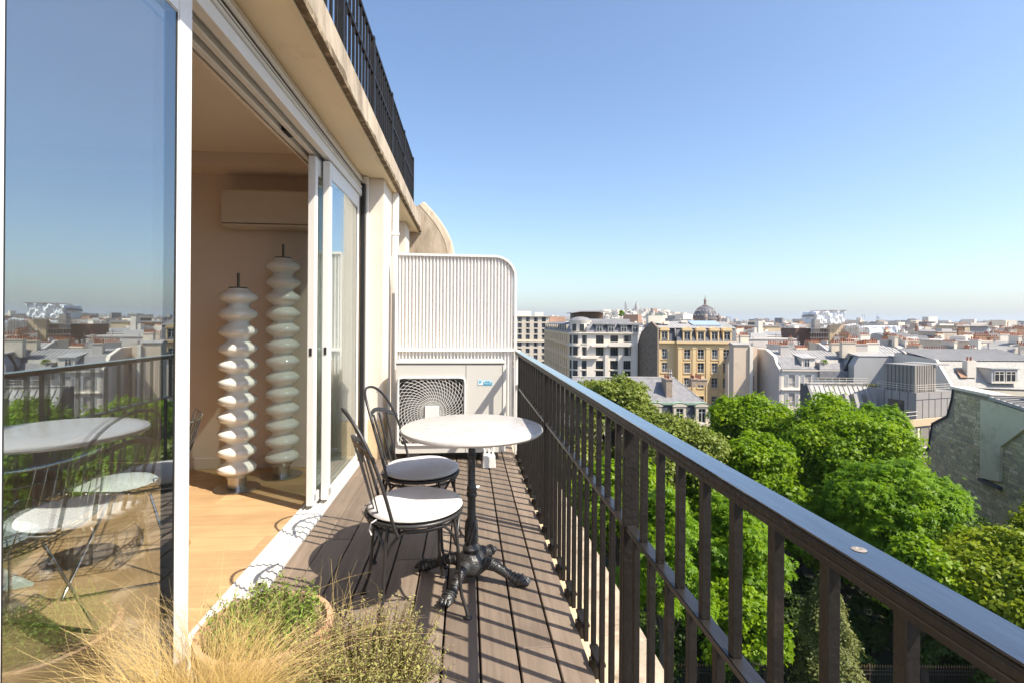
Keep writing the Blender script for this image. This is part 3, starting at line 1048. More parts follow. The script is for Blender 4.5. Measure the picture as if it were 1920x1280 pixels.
def stacked_lamp(label, loc, n, pitch, r0):
    t = thing('floor_lamp', label, 'lamp', loc, 0, 'stacked milky glass floor lamps')
    MB().lathe([(0, 0), (0.155, 0), (0.157, 0.004), (0.152, 0.008), (0, 0.008)], 48).build('base_plate', M_steel, t, smooth=30)
    MB().lathe([(0.0, 0.008), (0.066, 0.008), (0.066, 0.088), (0.0, 0.088)], 32).build('base_collar', M_steel, t, smooth=30)
    prof = []
    z0 = 0.086
    for k in range(n):
        for q in range(20):
            f = q / 20
            c_ = 0.5 - 0.5 * math.cos(2 * math.pi * f)
            prof.append((0.075 + (r0 - 0.075) * (1 - (1 - c_) ** 1.45), z0 + (k + f) * pitch))
    prof.append((0.072, z0 + n * pitch))
    prof.append((0.0, z0 + n * pitch + 0.002))
    MB().lathe([(0.0, z0)] + prof, 40).build('glass_stack', M_milk, t, smooth=60)
    zt = z0 + n * pitch
    MB().lathe([(0, zt + 0.003), (0.064, zt + 0.003), (0.064, zt + 0.009), (0, zt + 0.009)], 32).build('cap', M_darkmetal, t, smooth=30)
    MB().lathe([(0, zt + 0.009), (0.009, zt + 0.009), (0.009, zt + 0.115), (0.0, zt + 0.115)], 14).build('stem', M_darkmetal, t, smooth=30)
    return t


stacked_lamp('shorter milky glass floor lamp of eleven stacked rings', (-1.69, 3.965, 0.002), 11, 0.1262, 0.134)
stacked_lamp('taller milky glass floor lamp of thirteen stacked rings', (-1.475, 4.27, 0.002), 13, 0.1270, 0.130)


def wire_chair(label, loc, rz):
    t = thing('wire_chair', label, 'chair', loc, rz, 'wire chairs in the room')
    prof = [(0.24, 0.425), (0.20, 0.44), (0.08, 0.425), (-0.06, 0.405), (-0.16, 0.41), (-0.215, 0.455), (-0.245, 0.54), (-0.275, 0.64), (-0.30, 0.74)]

    def P(u, s_):            # u -1..1 across, s_ 0..1 from front to the top of the back
        j = s_ * (len(prof) - 1)
        i = min(int(j), len(prof) - 2)
        f = j - i
        x = prof[i][0] * (1 - f) + prof[i + 1][0] * f
        z = prof[i][1] * (1 - f) + prof[i + 1][1] * f
        w = 0.27 - 0.05 * max(0, s_ - 0.5) * 2
        lift = 0.055 * abs(u) ** 2.4
        return (x + (lift if s_ > 0.62 else 0) * 0.9, u * w, z + (lift if s_ <= 0.62 else lift * 0.2))
    g = MB()
    for k in range(13):
        u = -1 + 2 * k / 12
        g.tube([P(u, q / 24) for q in range(25)], 0.0026, 5)
    for k in range(15):
        s_ = k / 14
        g.tube([P(-1 + 2 * q / 12, s_) for q in range(13)], 0.0026, 5)
    g.build('wire_shell', M_chrome, t, smooth=60)
    rim = [P(-1, q / 24) for q in range(25)] + [P(-1 + 2 * q / 12, 1) for q in range(1, 13)] + [P(1, 1 - q / 24) for q in range(1, 25)] + [P(1 - 2 * q / 12, 0) for q in range(1, 12)]
    MB().tube(rim, 0.0045, 6, closed=True).build('rim', M_chrome, t, smooth=60)
    for s_ in (-1, 1):
        MB().tube([(0.05, 0.10 * s_, 0.415), (0.20, 0.21 * s_, 0.012), (0.19, 0.215 * s_, 0.006), (-0.22, 0.215 * s_, 0.006), (-0.23, 0.21 * s_, 0.012), (-0.10, 0.10 * s_, 0.40)], 0.0065, 8).build('leg', M_chrome, t, smooth=60)
    MB().tube([(0.05, -0.10, 0.413), (0.05, 0.10, 0.413)], 0.0055, 6).build('cross_bar', M_chrome, t, smooth=60)
    pd = MB().lathe([(0, 0.43), (0.15, 0.43), (0.165, 0.437), (0.15, 0.447), (0, 0.449)], 28, (0.05, 0, 0.004)).build('seat_pad', mat('pale_grey_pad', (0.62, 0.63, 0.6), 0.8, 0.05, 6), t, smooth=40)
    return t


wire_chair('chrome wire chair behind the left glass door, nearer the camera', (-1.72, 2.02, 0.0), R(165))
wire_chair('chrome wire chair behind the left glass door, farther from the camera', (-1.66, 2.70, 0.0), R(200))
dt = thing('dining_table', 'glass topped table on pale crossed slabs behind the left glass door', 'table', (-2.45, 2.35, 0))
M_slab = mat('pale_green_slab', (0.52, 0.58, 0.52), 0.3, 0.04, 3)
for a in (0.5, 0.5 + math.pi / 2):
    mb = MB().prism([(-0.5, 0), (-0.30, 0), (0.48, 0.70), (0.28, 0.70)], 'y', -0.02, 0.02)
    mb.xform(Matrix.Rotation(a, 4, 'Z')).build('leg', M_slab, dt, bevel=0.004)
    mb = MB().prism([(0.5, 0), (0.30, 0), (0.04, 0.235), (0.14, 0.325)], 'y', -0.02, 0.02)
    mb.xform(Matrix.Rotation(a, 4, 'Z')).build('leg', M_slab, dt, bevel=0.004)
MB().lathe([(0, 0.702), (0.70, 0.702), (0.705, 0.708), (0.70, 0.714), (0, 0.714)], 64).build('tabletop', glass_mat('table_glass', (0.82, 0.9, 0.86)), dt, smooth=35)
# ------------------------------------------------------------------ ground and city
M_ground = mat('city_ground', (0.10, 0.095, 0.09), 0.95, 0.2, 0.05)
M_lawn = mat('garden_soil_and_grass', (0.018, 0.026, 0.009), 0.95, 0.35, 0.6, stain=(0.06, 0.045, 0.03), stain_scale=0.3)
gd = MB().quad((-9000, -9000, GROUND), (9000, -9000, GROUND), (16000, 16000, GROUND), (-16000, 16000, GROUND)).build('ground', M_ground)
tag(gd, kind='structure')
gl = MB()
c4 = [city(1, 3, GROUND + 0.01), city(75, 3, GROUND + 0.01), city(75, 78, GROUND + 0.01), city(1, 78, GROUND + 0.01)]
gl.quad(*c4).build('garden_ground', M_lawn)
tag(bpy.data.objects['garden_ground'], kind='structure')

W_white = mat('white_render', (0.74, 0.66, 0.555), 0.85, 0.07, 0.25, stain=(0.45, 0.41, 0.36), stain_scale=0.5, stain_lo=0.58, stain_hi=0.85, rand=0.05)
W_cream = mat('cream_stone', (0.65, 0.56, 0.44), 0.85, 0.08, 0.3, stain=(0.40, 0.34, 0.26), stain_scale=0.5, stain_lo=0.58, stain_hi=0.85, rand=0.06)
W_ochre = mat('golden_limestone', (0.74, 0.54, 0.285), 0.85, 0.07, 0.35, stain=(0.45, 0.32, 0.17), stain_scale=0.6, stain_lo=0.6, stain_hi=0.85)
W_beige = mat('beige_render', (0.50, 0.45, 0.41), 0.9, 0.05, 0.3, stain=(0.38, 0.33, 0.29), stain_scale=0.4, stain_lo=0.58, stain_hi=0.9, rand=0.08)
W_peach = mat('peach_render', (0.62, 0.49, 0.37), 0.9, 0.05, 0.3, stain=(0.45, 0.36, 0.27), stain_scale=0.4, stain_lo=0.58, stain_hi=0.9)
W_grey = mat('grey_render', (0.40, 0.39, 0.385), 0.9, 0.05, 0.3, stain=(0.28, 0.27, 0.26), stain_scale=0.4, stain_lo=0.58, stain_hi=0.9, rand=0.1)
W_tan = mat('tan_stone', (0.62, 0.48, 0.31), 0.9, 0.08, 0.3, rand=0.06)
W_rubble = mat('brown_rubble_wall', (0.21, 0.165, 0.125), 0.95, 0.35, 1.6, bump=0.6, bscale=4, stain=(0.36, 0.31, 0.26), stain_scale=2.2, stain_lo=0.6, stain_hi=0.72)
Z_zinc = mat('zinc_roofing', (0.35, 0.335, 0.32), 0.55, 0.15, 0.6, spec=0.3, stain=(0.25, 0.235, 0.22), stain_scale=0.8, stain_lo=0.5, stain_hi=0.8, rand=0.12)
Z_slate = mat('dark_slate', (0.060, 0.064, 0.078), 0.55, 0.25, 2.5, bump=0.2, bscale=6)
Z_slate2 = mat('grey_slate', (0.19, 0.185, 0.195), 0.7, 0.25, 1.4, bump=0.3, bscale=6, stain=(0.26, 0.24, 0.22), stain_scale=1.2, rand=0.12)
Z_shingle = mat('weathered_shingle', (0.36, 0.34, 0.31), 0.85, 0.22, 3.0, bump=0.4, bscale=8)
Z_cladding = mat('bronze_zinc_cladding', (0.27, 0.24, 0.205), 0.5, 0.08, 0.8, spec=0.5)
Z_panel = mat('warm_grey_panel', (0.31, 0.285, 0.265), 0.55, 0.06, 0.6)
Z_copper = mat('green_copper', (0.26, 0.36, 0.27), 0.7, 0.15, 1.2)
Z_pot = mat('terracotta_pot', (0.34, 0.135, 0.075), 0.8, 0.25, 4, rand=0.35)
Z_brick = mat('chimney_brick', (0.34, 0.20, 0.13), 0.9, 0.25, 3, rand=0.15)
Z_dark = mat('window_dark', (0.022, 0.028, 0.033), 0.08, 0.3, 0.8, spec=0.8)
Z_frame = mat('window_frame_white', (0.62, 0.62, 0.6), 0.6, 0.05, 3)
Z_metal = mat('grey_steel_rail', (0.35, 0.35, 0.36), 0.4, 0.05, 3, metal=0.5)
W_list = [W_white, W_cream, W_beige, W_white, W_grey, W_peach, W_cream, W_tan]


def croot(name, label, cat, cx, cy, rot=0.0, group=None):
    return thing(name, label, cat, city(cx, cy, GROUND), -TH + rot, group)


def zl(z):
    return z - GROUND


_win_cache = {}


def window_meshes(w, h, bars, rail):
    key = (round(w, 2), round(h, 2), bars, rail)
    if key not in _win_cache:
        f = MB()
        t = 0.07
        f.box(-w / 2, -w / 2 + t, -0.03, 0.03, 0, h).box(w / 2 - t, w / 2, -0.03, 0.03, 0, h)
        f.box(-w / 2 + t, w / 2 - t, -0.03, 0.03, 0, t).box(-w / 2 + t, w / 2 - t, -0.03, 0.03, h - t, h)
        for k in range(bars):
            x = -w / 2 + w * (k + 1) / (bars + 1)
            f.box(x - 0.04, x + 0.04, -0.032, 0.032, t, h - t)
        f.box(-w / 2 + t, w / 2 - t, -0.028, 0.028, h * 0.70, h * 0.70 + 0.05)
        if rail:
            f.box(-w / 2, w / 2, -0.22, -0.18, 0.05, 0.09).box(-w / 2, w / 2, -0.22, -0.18, 0.80, 0.85)
            n = max(4, int(w / 0.16))
            for k in range(n + 1):
                x = -w / 2 + w * k / n
                f.box(x - 0.012, x + 0.012, -0.21, -0.19, 0.09, 0.80)
        p = MB().quad((-w / 2 + t, 0.015, t), (w / 2 - t, 0.015, t), (w / 2 - t, 0.015, h - t), (-w / 2 + t, 0.015, h - t))
        _win_cache[key] = (f.mesh('window'), p.mesh('pane'))
    return _win_cache[key]


rw = random.Random(9)
Z_blue = mat('window_sky_tint', (0.05, 0.065, 0.085), 0.06, 0.2, 0.8, spec=1.0)  # blue base colour imitates sky reflected in some panes
Z_curtain = mat('net_curtain', (0.26, 0.255, 0.24), 0.5, 0.1, 3)
_cur = {}


def _curtained(me):
    """The same pane with drawn curtains down both sides."""
    if me.name not in _cur:
        xs = [v.co.x for v in me.vertices]
        zs = [v.co.z for v in me.vertices]
        a, b_, c, d = min(xs), max(xs), min(zs), max(zs)
        w = b_ - a
        mb = MB().quad((a, 0.015, c), (b_, 0.015, c), (b_, 0.015, d), (a, 0.015, d))
        for u0, u1 in ((0.0, 0.2), (0.72, 1.0)):
            mb.quad((a + w * u0, 0.008, c), (a + w * u1, 0.008, c), (a + w * u1 * 0.97, 0.008, d), (a + w * u0, 0.008, d))
        m2 = mb.mesh('pane')
        m2.materials.append(Z_dark)
        m2.materials.append(Z_curtain)
        for k_ in (1, 2):
            m2.polygons[k_].material_index = 1
        _cur[me.name] = m2
    return _cur[me.name]


def window(root, M, x, z, w, h, bars=1, depth=0.22, rail=False, fm=None):
    a, b_ = window_meshes(w, h, bars, rail)
    o = obj('window', a, fm or Z_frame, root)
    o.matrix_local = M @ Matrix.Translation((x, depth, z))
    obj('pane', b_ if rw.random() < 0.5 else _curtained(b_), rw.choice([Z_dark, Z_dark, Z_blue]), o)
    return o


def facade(root, M, x0, x1, z0, z1, ops, m_, bars=1, rail=False, depth=0.25, name='wall', sills=None, fm=None, glaze=True):
    """A wall in the plane y=0 of M (seen from -y) with real openings; each opening gets a window."""
    mb = MB()
    xs = sorted(set([x0, x1] + [o[0] for o in ops] + [o[1] for o in ops]))
    zs = sorted(set([z0, z1] + [o[2] for o in ops] + [o[3] for o in ops]))
    for i in range(len(xs) - 1):
        xm = (xs[i] + xs[i + 1]) / 2
        run = None
        for j in range(len(zs) - 1):
            zm = (zs[j] + zs[j + 1]) / 2
            hole = any(o[0] < xm < o[1] and o[2] < zm < o[3] for o in ops)
            if hole:
                if run is not None:
                    mb.quad((xs[i], 0, run), (xs[i + 1], 0, run), (xs[i + 1], 0, zs[j]), (xs[i], 0, zs[j]))
                    run = None
            elif run is None:
                run = zs[j]
        if run is not None:
            mb.quad((xs[i], 0, run), (xs[i + 1], 0, run), (xs[i + 1], 0, z1), (xs[i], 0, z1))
    D = depth
    for (a, b_, c, d) in ops:
        mb.quad((a, 0, c), (a, 0, d), (a, D, d), (a, D, c)).quad((b_, 0, d), (b_, 0, c), (b_, D, c), (b_, D, d))
        mb.quad((a, 0, d), (b_, 0, d), (b_, D, d), (a, D, d)).quad((b_, 0, c), (a, 0, c), (a, D, c), (b_, D, c))
    w = mb.build(name, m_, root)
    w.matrix_local = M
    if glaze:
        for (a, b_, c, d) in ops:
            window(root, M, (a + b_) / 2, c, b_ - a, d - c, bars, D - 0.04, rail, fm)
    if sills:
        for (a, b_, c, d) in ops:
            s = MB().box(a - 0.15, b_ + 0.15, -0.12, -0.003, c - 0.22, c - 0.02).build('sill', sills, root)
            s.matrix_local = M
    return w


def I4():
    return Matrix.Identity(4)


def TR(x, y, rot=0.0):
    return Matrix.Translation((x, y, 0)) @ Matrix.Rotation(rot, 4, 'Z')


pot_me = MB().lathe([(0.14, 0), (0.12, 0.4), (0.135, 0.5), (0.145, 0.56), (0.0, 0.56)], 7).mesh('chimney_pot')


def chimney(root, x, y, z0, w, dp, h, npots, m_=None, individual=True, along='x'):
    c = MB().box(-w / 2, w / 2, -dp / 2, dp / 2, 0, h).box(-w / 2 - 0.1, w / 2 + 0.1, -dp / 2 - 0.1, dp / 2 + 0.1, h, h + 0.16).build('chimney', m_ or W_cream, root, loc=(x, y, z0))
    if individual:
        for k in range(npots):
            f = (k + 0.5) / npots - 0.5
            o = obj('chimney_pot', pot_me, Z_pot, c, (f * w if along == 'x' else 0, f * dp if along == 'y' else 0, h + 0.16))
            s = rnd.uniform(0.8, 1.25)
            o.scale = (1, 1, s)
    elif npots:
        mb = MB()
        for k in range(npots):
            f = (k + 0.5) / npots - 0.5
            px_, py_ = (f * w if along == 'x' else 0), (f * dp if along == 'y' else 0)
            s = rnd.uniform(0.7, 1.2)
            mb.lathe([(0.14, 0), (0.12, 0.4 * s), (0.145, 0.56 * s), (0.0, 0.56 * s)], 6, (px_, py_, h + 0.16))
        tag(mb.build('chimney_pots', Z_pot, c), kind='stuff')
    return c


def seams(mb, p0, p1, p2, p3, n, r=0.03, hgt=0.06):
    """Standing seams on the roof plane p0-p1 (eave) p3-p2 (ridge)."""
    p0, p1, p2, p3 = map(Vector, (p0, p1, p2, p3))
    nr = (p1 - p0).cross(p3 - p0).normalized()
    if nr.z < 0:
        nr = -nr
    for k in range(n + 1):
        f = k / n
        a, b_ = p0.lerp(p1, f), p3.lerp(p2, f)
        e = (p1 - p0).normalized() * r
        i = len(mb.v)
        mb.v += [tuple(a - e + nr * 0.004), tuple(a + e + nr * 0.004), tuple(b_ + e + nr * 0.004), tuple(b_ - e + nr * 0.004),
                 tuple(a - e + nr * hgt), tuple(a + e + nr * hgt), tuple(b_ + e + nr * hgt), tuple(b_ - e + nr * hgt)]
        for q in ((4, 5, 6, 7), (0, 1, 5, 4), (1, 2, 6, 5), (2, 3, 7, 6), (3, 0, 4, 7)):
            mb.f.append(tuple(i + t for t in q))


# ---- golden stone corner block with slate mansard
S = 118 / 960.0


def ly(px):
    return (px - 1233) * S


def lz(py, s=S):
    return zl(CAMZ - (py - 602) * s)


gb = croot('golden_apartment_block', 'golden stone apartment block with dark slate mansard and arched dormers', 'building', 33.56, 118)
cols = [1289, 1314.5, 1340.5, 1362.5]
ops = []
for py in (661.4, 687, 714.8, 749):
    for px in cols:
        if py > 700 and px < 1330 and py < 740:
            pass
        ops.append((ly(px) - 0.72, ly(px) + 0.72, lz(py) - 1.15, lz(py) + 1.15))
facade(gb, I4(), ly(1270), ly(1382), 0, lz(639), ops, W_ochre, bars=1, rail=True, sills=W_ochre)
ops = [(ly(1249) - 0.7, ly(1249) + 0.7, lz(py) - 1.15, lz(py) + 1.15) for py in (661.4, 687)]
facade(gb, TR(0, 1.0), 0, ly(1270), 0, lz(639), ops, W_ochre, rail=True, sills=W_ochre)
MB().box(ly(1270) - 0.001, ly(1270) + 0.2, 0.001, 1.2, 0, lz(639)).build('return_wall', W_ochre, gb)
MB().box(ly(1382) - 0.2, ly(1382), 0.001, 11, 0, lz(639)).box(0.2, ly(1382) - 0.2, 10.8, 11, 0, lz(639)).build('side_wall', W_ochre, gb)
for px in (1275, 1302, 1327.5, 1352, 1378):
    MB().box(ly(px) - 0.42, ly(px) + 0.42, -0.14, -0.002, lz(800), lz(651)).build('pilaster', W_ochre, gb)
    MB().box(ly(px) - 0.55, ly(px) + 0.55, -0.2, -0.003, lz(651), lz(648)).build('capital', W_ochre, gb)
for (a, b_, c, d) in [o for py in (661.4, 687, 714.8, 749) for px in cols for o in [(ly(px) - 0.72, ly(px) + 0.72, lz(py) - 1.15, lz(py) + 1.15)]]:
    MB().box(a - 0.22, a - 0.03, -0.07, -0.003, c, d + 0.2).box(b_ + 0.03, b_ + 0.22, -0.07, -0.003, c, d + 0.2).box(a - 0.029, b_ + 0.029, -0.07, -0.003, d + 0.03, d + 0.2).build('window_surround', W_ochre, gb)
MB().box(ly(1268), ly(1384), -0.55, 0.3, lz(641.5), lz(638)).box(-0.1, ly(1268) - 0.003, 0.45, 1.2, lz(641.5), lz(638)).build('cornice', W_ochre, gb)
dn = MB()
for k in range(44):
    x = ly(1270) + k * 0.312
    dn.box(x, x + 0.16, -0.42, -0.003, lz(643.2), lz(641.6))
tag(dn.build('dentils', W_ochre, gb), kind='stuff')
MB().box(ly(1268), ly(1384), -0.25, -0.15, lz(638), lz(636.5)).build('gutter', Z_zinc, gb)
MB().prism([(0.0, lz(638)), (1.3, lz(612.5)), (1.3, lz(638))], 'x', ly(1270), ly(1382)).prism([(1.0, lz(638)), (1.9, lz(612.6)), (1.9, lz(638))], 'x', 0.15, ly(1270) - 0.01).build('mansard', Z_slate, gb)
MB().prism([(1.0, lz(612.4)), (7.5, lz(600.5)), (13.5, lz(612)), (13.5, lz(613.4)), (1.0, lz(613.4))], 'x', 0.0, ly(1384)).build('roof', Z_zinc, gb)
sm = MB()
seams(sm, (0, 1.0, lz(612.4)), (ly(1384), 1.0, lz(612.4)), (ly(1384), 7.5, lz(600.5)), (0, 7.5, lz(600.5)), 26)
tag(sm.build('roof_seams', Z_zinc, gb), kind='stuff')
for px, y in ((1249, 1.0), (1289, 0.0), (1314.6, 0.0), (1340.6, 0.0), (1364, 0.0)):
    dm = thing('dormer', None, None)
    x = ly(px)
    d0 = MB()
    w, zb, zt = 1.0, lz(636.5), lz(617.5)
    d0.box(x - w, x - w + 0.28, y + 0.05, y + 1.6, zb, zt).box(x + w - 0.28, x + w, y + 0.05, y + 1.6, zb, zt)
    d0.box(x - w + 0.28, x + w - 0.28, y + 0.05, y + 1.6, zt - 0.25, zt)
    arc = [(x - w - 0.15, zt)] + [(x - (w + 0.15) * math.cos(math.pi * k / 10), zt + 0.15 + 0.62 * math.sin(math.pi * k / 10)) for k in range(11)] + [(x + w + 0.15, zt)]
    d0.prism(arc, 'y', y - 0.12, y + 1.9)
    bpy.data.objects.remove(dm)
    d1 = d0.build('dormer', W_ochre, gb)
    a, b_ = window_meshes(1.4, zt - zb - 0.3, 1, False)
    o = obj('dormer_window', a, Z_frame, d1, (x, y + 0.25, zb + 0.02))
    o = obj('dormer_pane', b_, Z_dark, d1, (x, y + 0.25, zb + 0.02))
MB().box(ly(1222), ly(1250), 3.0, 5.0, lz(604), lz(590)).build('lift_housing', W_white, gb, bevel=0.02)
MB().prism([(3.0, lz(606.5)), (6.8, lz(598.8)), (6.8, lz(600.4)), (3.0, lz(608))], 'x', ly(1308), ly(1362)).build('roof_light', mat('pale_blue_glazing', (0.34, 0.42, 0.5), 0.15, 0.05, 1), gb)
MB().box(ly(1252), ly(1262), 3, 4.2, lz(606), lz(600)).build('skylight', W_white, gb)
MB().box(ly(1291), ly(1303), 5, 6.2, lz(603), lz(598.5)).build('skylight', W_white, gb)
MB().tube([(ly(1232), 4, lz(590)), (ly(1232), 4, lz(575))], 0.05, 5).build('aerial', Z_metal, gb)
# bare party wall on the left, set askew
dvec = Vector((-3.16, 8.0, 0)).normalized()
prof = [(0, 0), (0, lz(637)), (0.05, lz(612.6)), (2.4, zl(1.40)), (6.2, zl(-1.1)), (8.6, zl(-5.9)), (8.6, 0)]
mb = MB()
pv = [Vector((0, 0.0, 0)) + dvec * s_ for s_, z in prof]
front = [(p.x, p.y, z) for p, (s_, z) in zip(pv, prof)]
backp = [(p.x + 0.45, p.y + 0.18, z) for p, (s_, z) in zip(pv, prof)]
mb.poly(list(reversed(front))).poly(backp)
for k in range(len(prof)):
    k2 = (k + 1) % len(prof)
    mb.quad(front[k], front[k2], backp[k2], backp[k])
mb.build('party_wall', W_rubble, gb)

# ---- white stone corner building with rounded bay
S2 = 124 / 960.0


def wy(px):
    return (px - 1070) * S2


def wz(py):
    return lz(py, S2)


wb = croot('white_corner_building', 'white stone corner building with rounded bay, balconies and curved zinc dormers', 'building', 14.2, 124)
wrows = [(635, 0.95), (657, 1.05), (682.5, 1.05), (701, 0.95), (722, 1.0), (745, 1.0)]
ops = []
for py, h in wrows:
    for px, w in ((1096, 0.6), (1125, 0.95), (1152, 0.95), (1176.5, 0.9)):
        ops.append((wy(px) - w, wy(px) + w, wz(py) - h, wz(py) + h))
facade(wb, I4(), wy(1088), wy(1196), 0, wz(623), ops, W_white, bars=2, depth=0.45, sills=W_white, fm=mat('dark_window_frame', (0.06, 0.065, 0.065), 0.4, 0.05, 3))
Mdf = MATS['dark_window_frame']
bay = MB()
pts = []
for k in range(13):
    a = math.pi * (1.02 - 0.66 * k / 12) + math.pi * 0.5
    a = R(200) - R(110) * k / 12
    pts.append((wy(1086) + 2.6 * math.cos(a + R(0)) - 0.0, 2.4 - 2.55 * math.sin(a - R(20)) if False else 2.4 + 2.6 * -math.sin(R(5) + R(85) * k / 12)))
pts = [(wy(1088) - 2.3 * math.cos(R(90) * k / 12), 2.3 - 2.3 * math.sin(R(90) * k / 12)) for k in range(13)]
poly = pts + [(wy(1088), 6.0), (wy(1088) - 2.3, 6.0)]
bay.prism(list(reversed(poly)), 'z', 0, wz(622)).build('corner_bay', W_white, wb, smooth=30)
for py, h in wrows:
    for k0, k1 in ((2, 4.6), (6.3, 10.2)):
        p0, p1 = [Vector((wy(1088) - 2.34 * math.cos(R(90) * q / 12), 2.3 - 2.34 * math.sin(R(90) * q / 12), wz(py) - h)) for q in (k0, k1)]
        mid = (p0 + p1) / 2
        t = (p1 - p0)
        out = Vector((t.y, -t.x, 0)).normalized()
        a, b_ = window_meshes(t.length, 2 * h, 1, False)
        o = obj('window', a, Mdf, wb, mid + out * 0.05, math.atan2(t.y, t.x))
        obj('pane', b_, Z_dark, o)
for py, ext in ((645.3, 0.7), (666.5, 0.55), (623, 0.45)):
    arc = [(wy(1088) - (2.3 + ext) * math.cos(R(90) * k / 12), 2.3 - (2.3 + ext) * math.sin(R(90) * k / 12)) for k in range(13)]
    MB().prism(list(reversed(arc + [(wy(1088), 2.3)])), 'z', wz(py) - 0.35, wz(py)).build('bay_cornice', W_white, wb, smooth=30)
MB().box(wy(1108), wy(1140), -0.9, -0.003, wz(645.3) - 0.4, wz(645.3)).box(wy(1140) + .01, wy(1187), -1.1, -0.003, wz(645.3) - 0.3, wz(645.3) + 0.02).build('balcony_slab', W_white, wb)
MB().box(wy(1140) + .01, wy(1187), -1.1, -0.95, wz(645.3) + 0.021, wz(639.5)).build('balcony_parapet', W_white, wb)
MB().box(wy(1088), wy(1121), -0.75, -0.003, wz(666.5) - 0.5, wz(666.5)).build('balcony_slab', W_white, wb)
MB().box(wy(1084), wy(1197), -0.5, 0.3, wz(624.2), wz(622)).build('cornice', W_white, wb)
for px in (1138, 1163, 1189):
    MB().box(wy(px) - 0.45, wy(px) + 0.45, -0.3, -0.003, 0, wz(650)).build('pier', W_white, wb)
# slate mansard and curved dormers
MB().prism([(0.2, wz(622)), (0.5, wz(614)), (2.2, wz(603.5)), (8, wz(602)), (8, wz(622))], 'x', wy(1100), wy(1196)).build('mansard', Z_slate2, wb, smooth=30)
for px in (1124, 1146, 1170, 1191):
    x = wy(px)
    mb = MB().box(x - 0.85, x + 0.85, 0.05, 2.6, wz(621.5), wz(608))
    d1 = mb.build('dormer', Z_slate2, wb)
    arc = [(x - 1.35, wz(607.5))] + [(x - 1.35 * math.cos(math.pi * k / 8), wz(607) + 0.5 * math.sin(math.pi * k / 8)) for k in range(9)] + [(x + 1.35, wz(607.5))]
    MB().prism(arc, 'y', -0.2, 3.2).build('dormer_roof', Z_zinc, d1, smooth=40)
    a, b_ = window_meshes(1.3, 1.5, 1, False)
    obj('dormer_window', a, Z_frame, d1, (x, 0.0, wz(620.8)))
    obj('dormer_pane', b_, Z_dark, d1, (x, 0.0, wz(620.8)))
# little rotunda and dome over the bay
MB().lathe([(2.6, wz(621)), (2.6, wz(602.5)), (2.8, wz(602.4)), (2.8, wz(600.5)), (2.3, wz(597)), (1.4, wz(594.3)), (0.5, wz(593.3)), (0, wz(593.2))], 20, (wy(1092), 3.4, 0)).build('rotunda', W_white, wb, smooth=30)
MB().lathe([(2.85, wz(600.6)), (2.35, wz(596.8)), (1.45, wz(594.1)), (0.5, wz(593.0)), (0, wz(592.9))], 20, (wy(1092), 3.4, 0)).build('rotunda_dome', Z_slate2, wb, smooth=40)
for a in (-2.1, -1.35, -0.6):
    w_, p_ = window_meshes(1.1, 1.7, 1, False)
    o = obj('window', w_, Mdf, wb, (wy(1092) + 2.62 * math.sin(a + 1.35), 3.4 - 2.62 * math.cos(a + 1.35), wz(620)), a + 1.35)
    obj('pane', p_, Z_dark, o)
# penthouse with a deep flat roof behind
MB().box(wy(1085), wy(1146), 11, 18, wz(602), wz(583.5)).build('penthouse', mat('brown_timber', (0.14, 0.085, 0.055), 0.7, 0.25, 2), wb)
MB().prism([(wy(1078), wz(584)), (wy(1100), wz(580)), (wy(1148), wz(580)), (wy(1148), wz(582.4)), (wy(1100), wz(582.4)), (wy(1078), wz(585.6))], 'y', 8.5, 19).build('penthouse_roof', W_grey, wb)
MB().box(wy(1104), wy(1196), 8.6, 17, wz(603), wz(596.5)).build('upper_storey', W_grey, wb)
# long street side running away to the back
W_side = mat('bounce_tinted_side_stone', (0.78, 0.56, 0.33), 0.85, 0.08, 0.3)  # bounce light from across the street painted in as warmer stone
L = math.hypot(13.6 - 10.5, 50)
ang = math.atan2(50, -(13.6 - 10.5))
Ms = TR(wy(1088) - 2.3, 2.4) @ Matrix.Rotation(ang, 4, 'Z') @ Matrix.Translation((L, 0, 0)) @ Matrix.Rotation(math.pi, 4, 'Z')
ops = []
for py, h in wrows[:4]:
    for k in range(14):
        x = 1.6 + k * (L - 3) / 14
        ops.append((x, x + 1.4, wz(py) - h, wz(py) + h))
facade(wb, Ms, 0, L, 0, wz(623), ops, W_side, bars=1, rail=False, depth=0.35, name='side_wall')
sb = MB()
for py in (645.3, 666.5, 690):
    sb.box(0, L, -0.55, -0.003, wz(py) - 0.3, wz(py))
for q in sb.build('side_string_course', W_side, wb),:
    q.matrix_local = Ms
q = MB().prism([(0, wz(623)), (0.9, wz(607)), (3, wz(603)), (9, wz(603)), (9, wz(623))], 'x', 0, L).build('side_mansard', Z_slate2, wb)
q.matrix_local = Ms
for k in range(11):
    x = 2 + k * (L - 4) / 11
    q = MB().box(x, x + 1.5, 0.0, 2.4, wz(621), wz(608.5)).build('dormer', W_cream, wb)
    q.matrix_local = Ms
    w_, p_ = window_meshes(1.1, 1.5, 1, False)
    o = obj('dormer_window', w_, Mdf, q, (x + .75, -0.035, wz(619.5)))
    obj('dormer_pane', p_, Z_dark, q, (x + .75, -0.035, wz(619.5)))

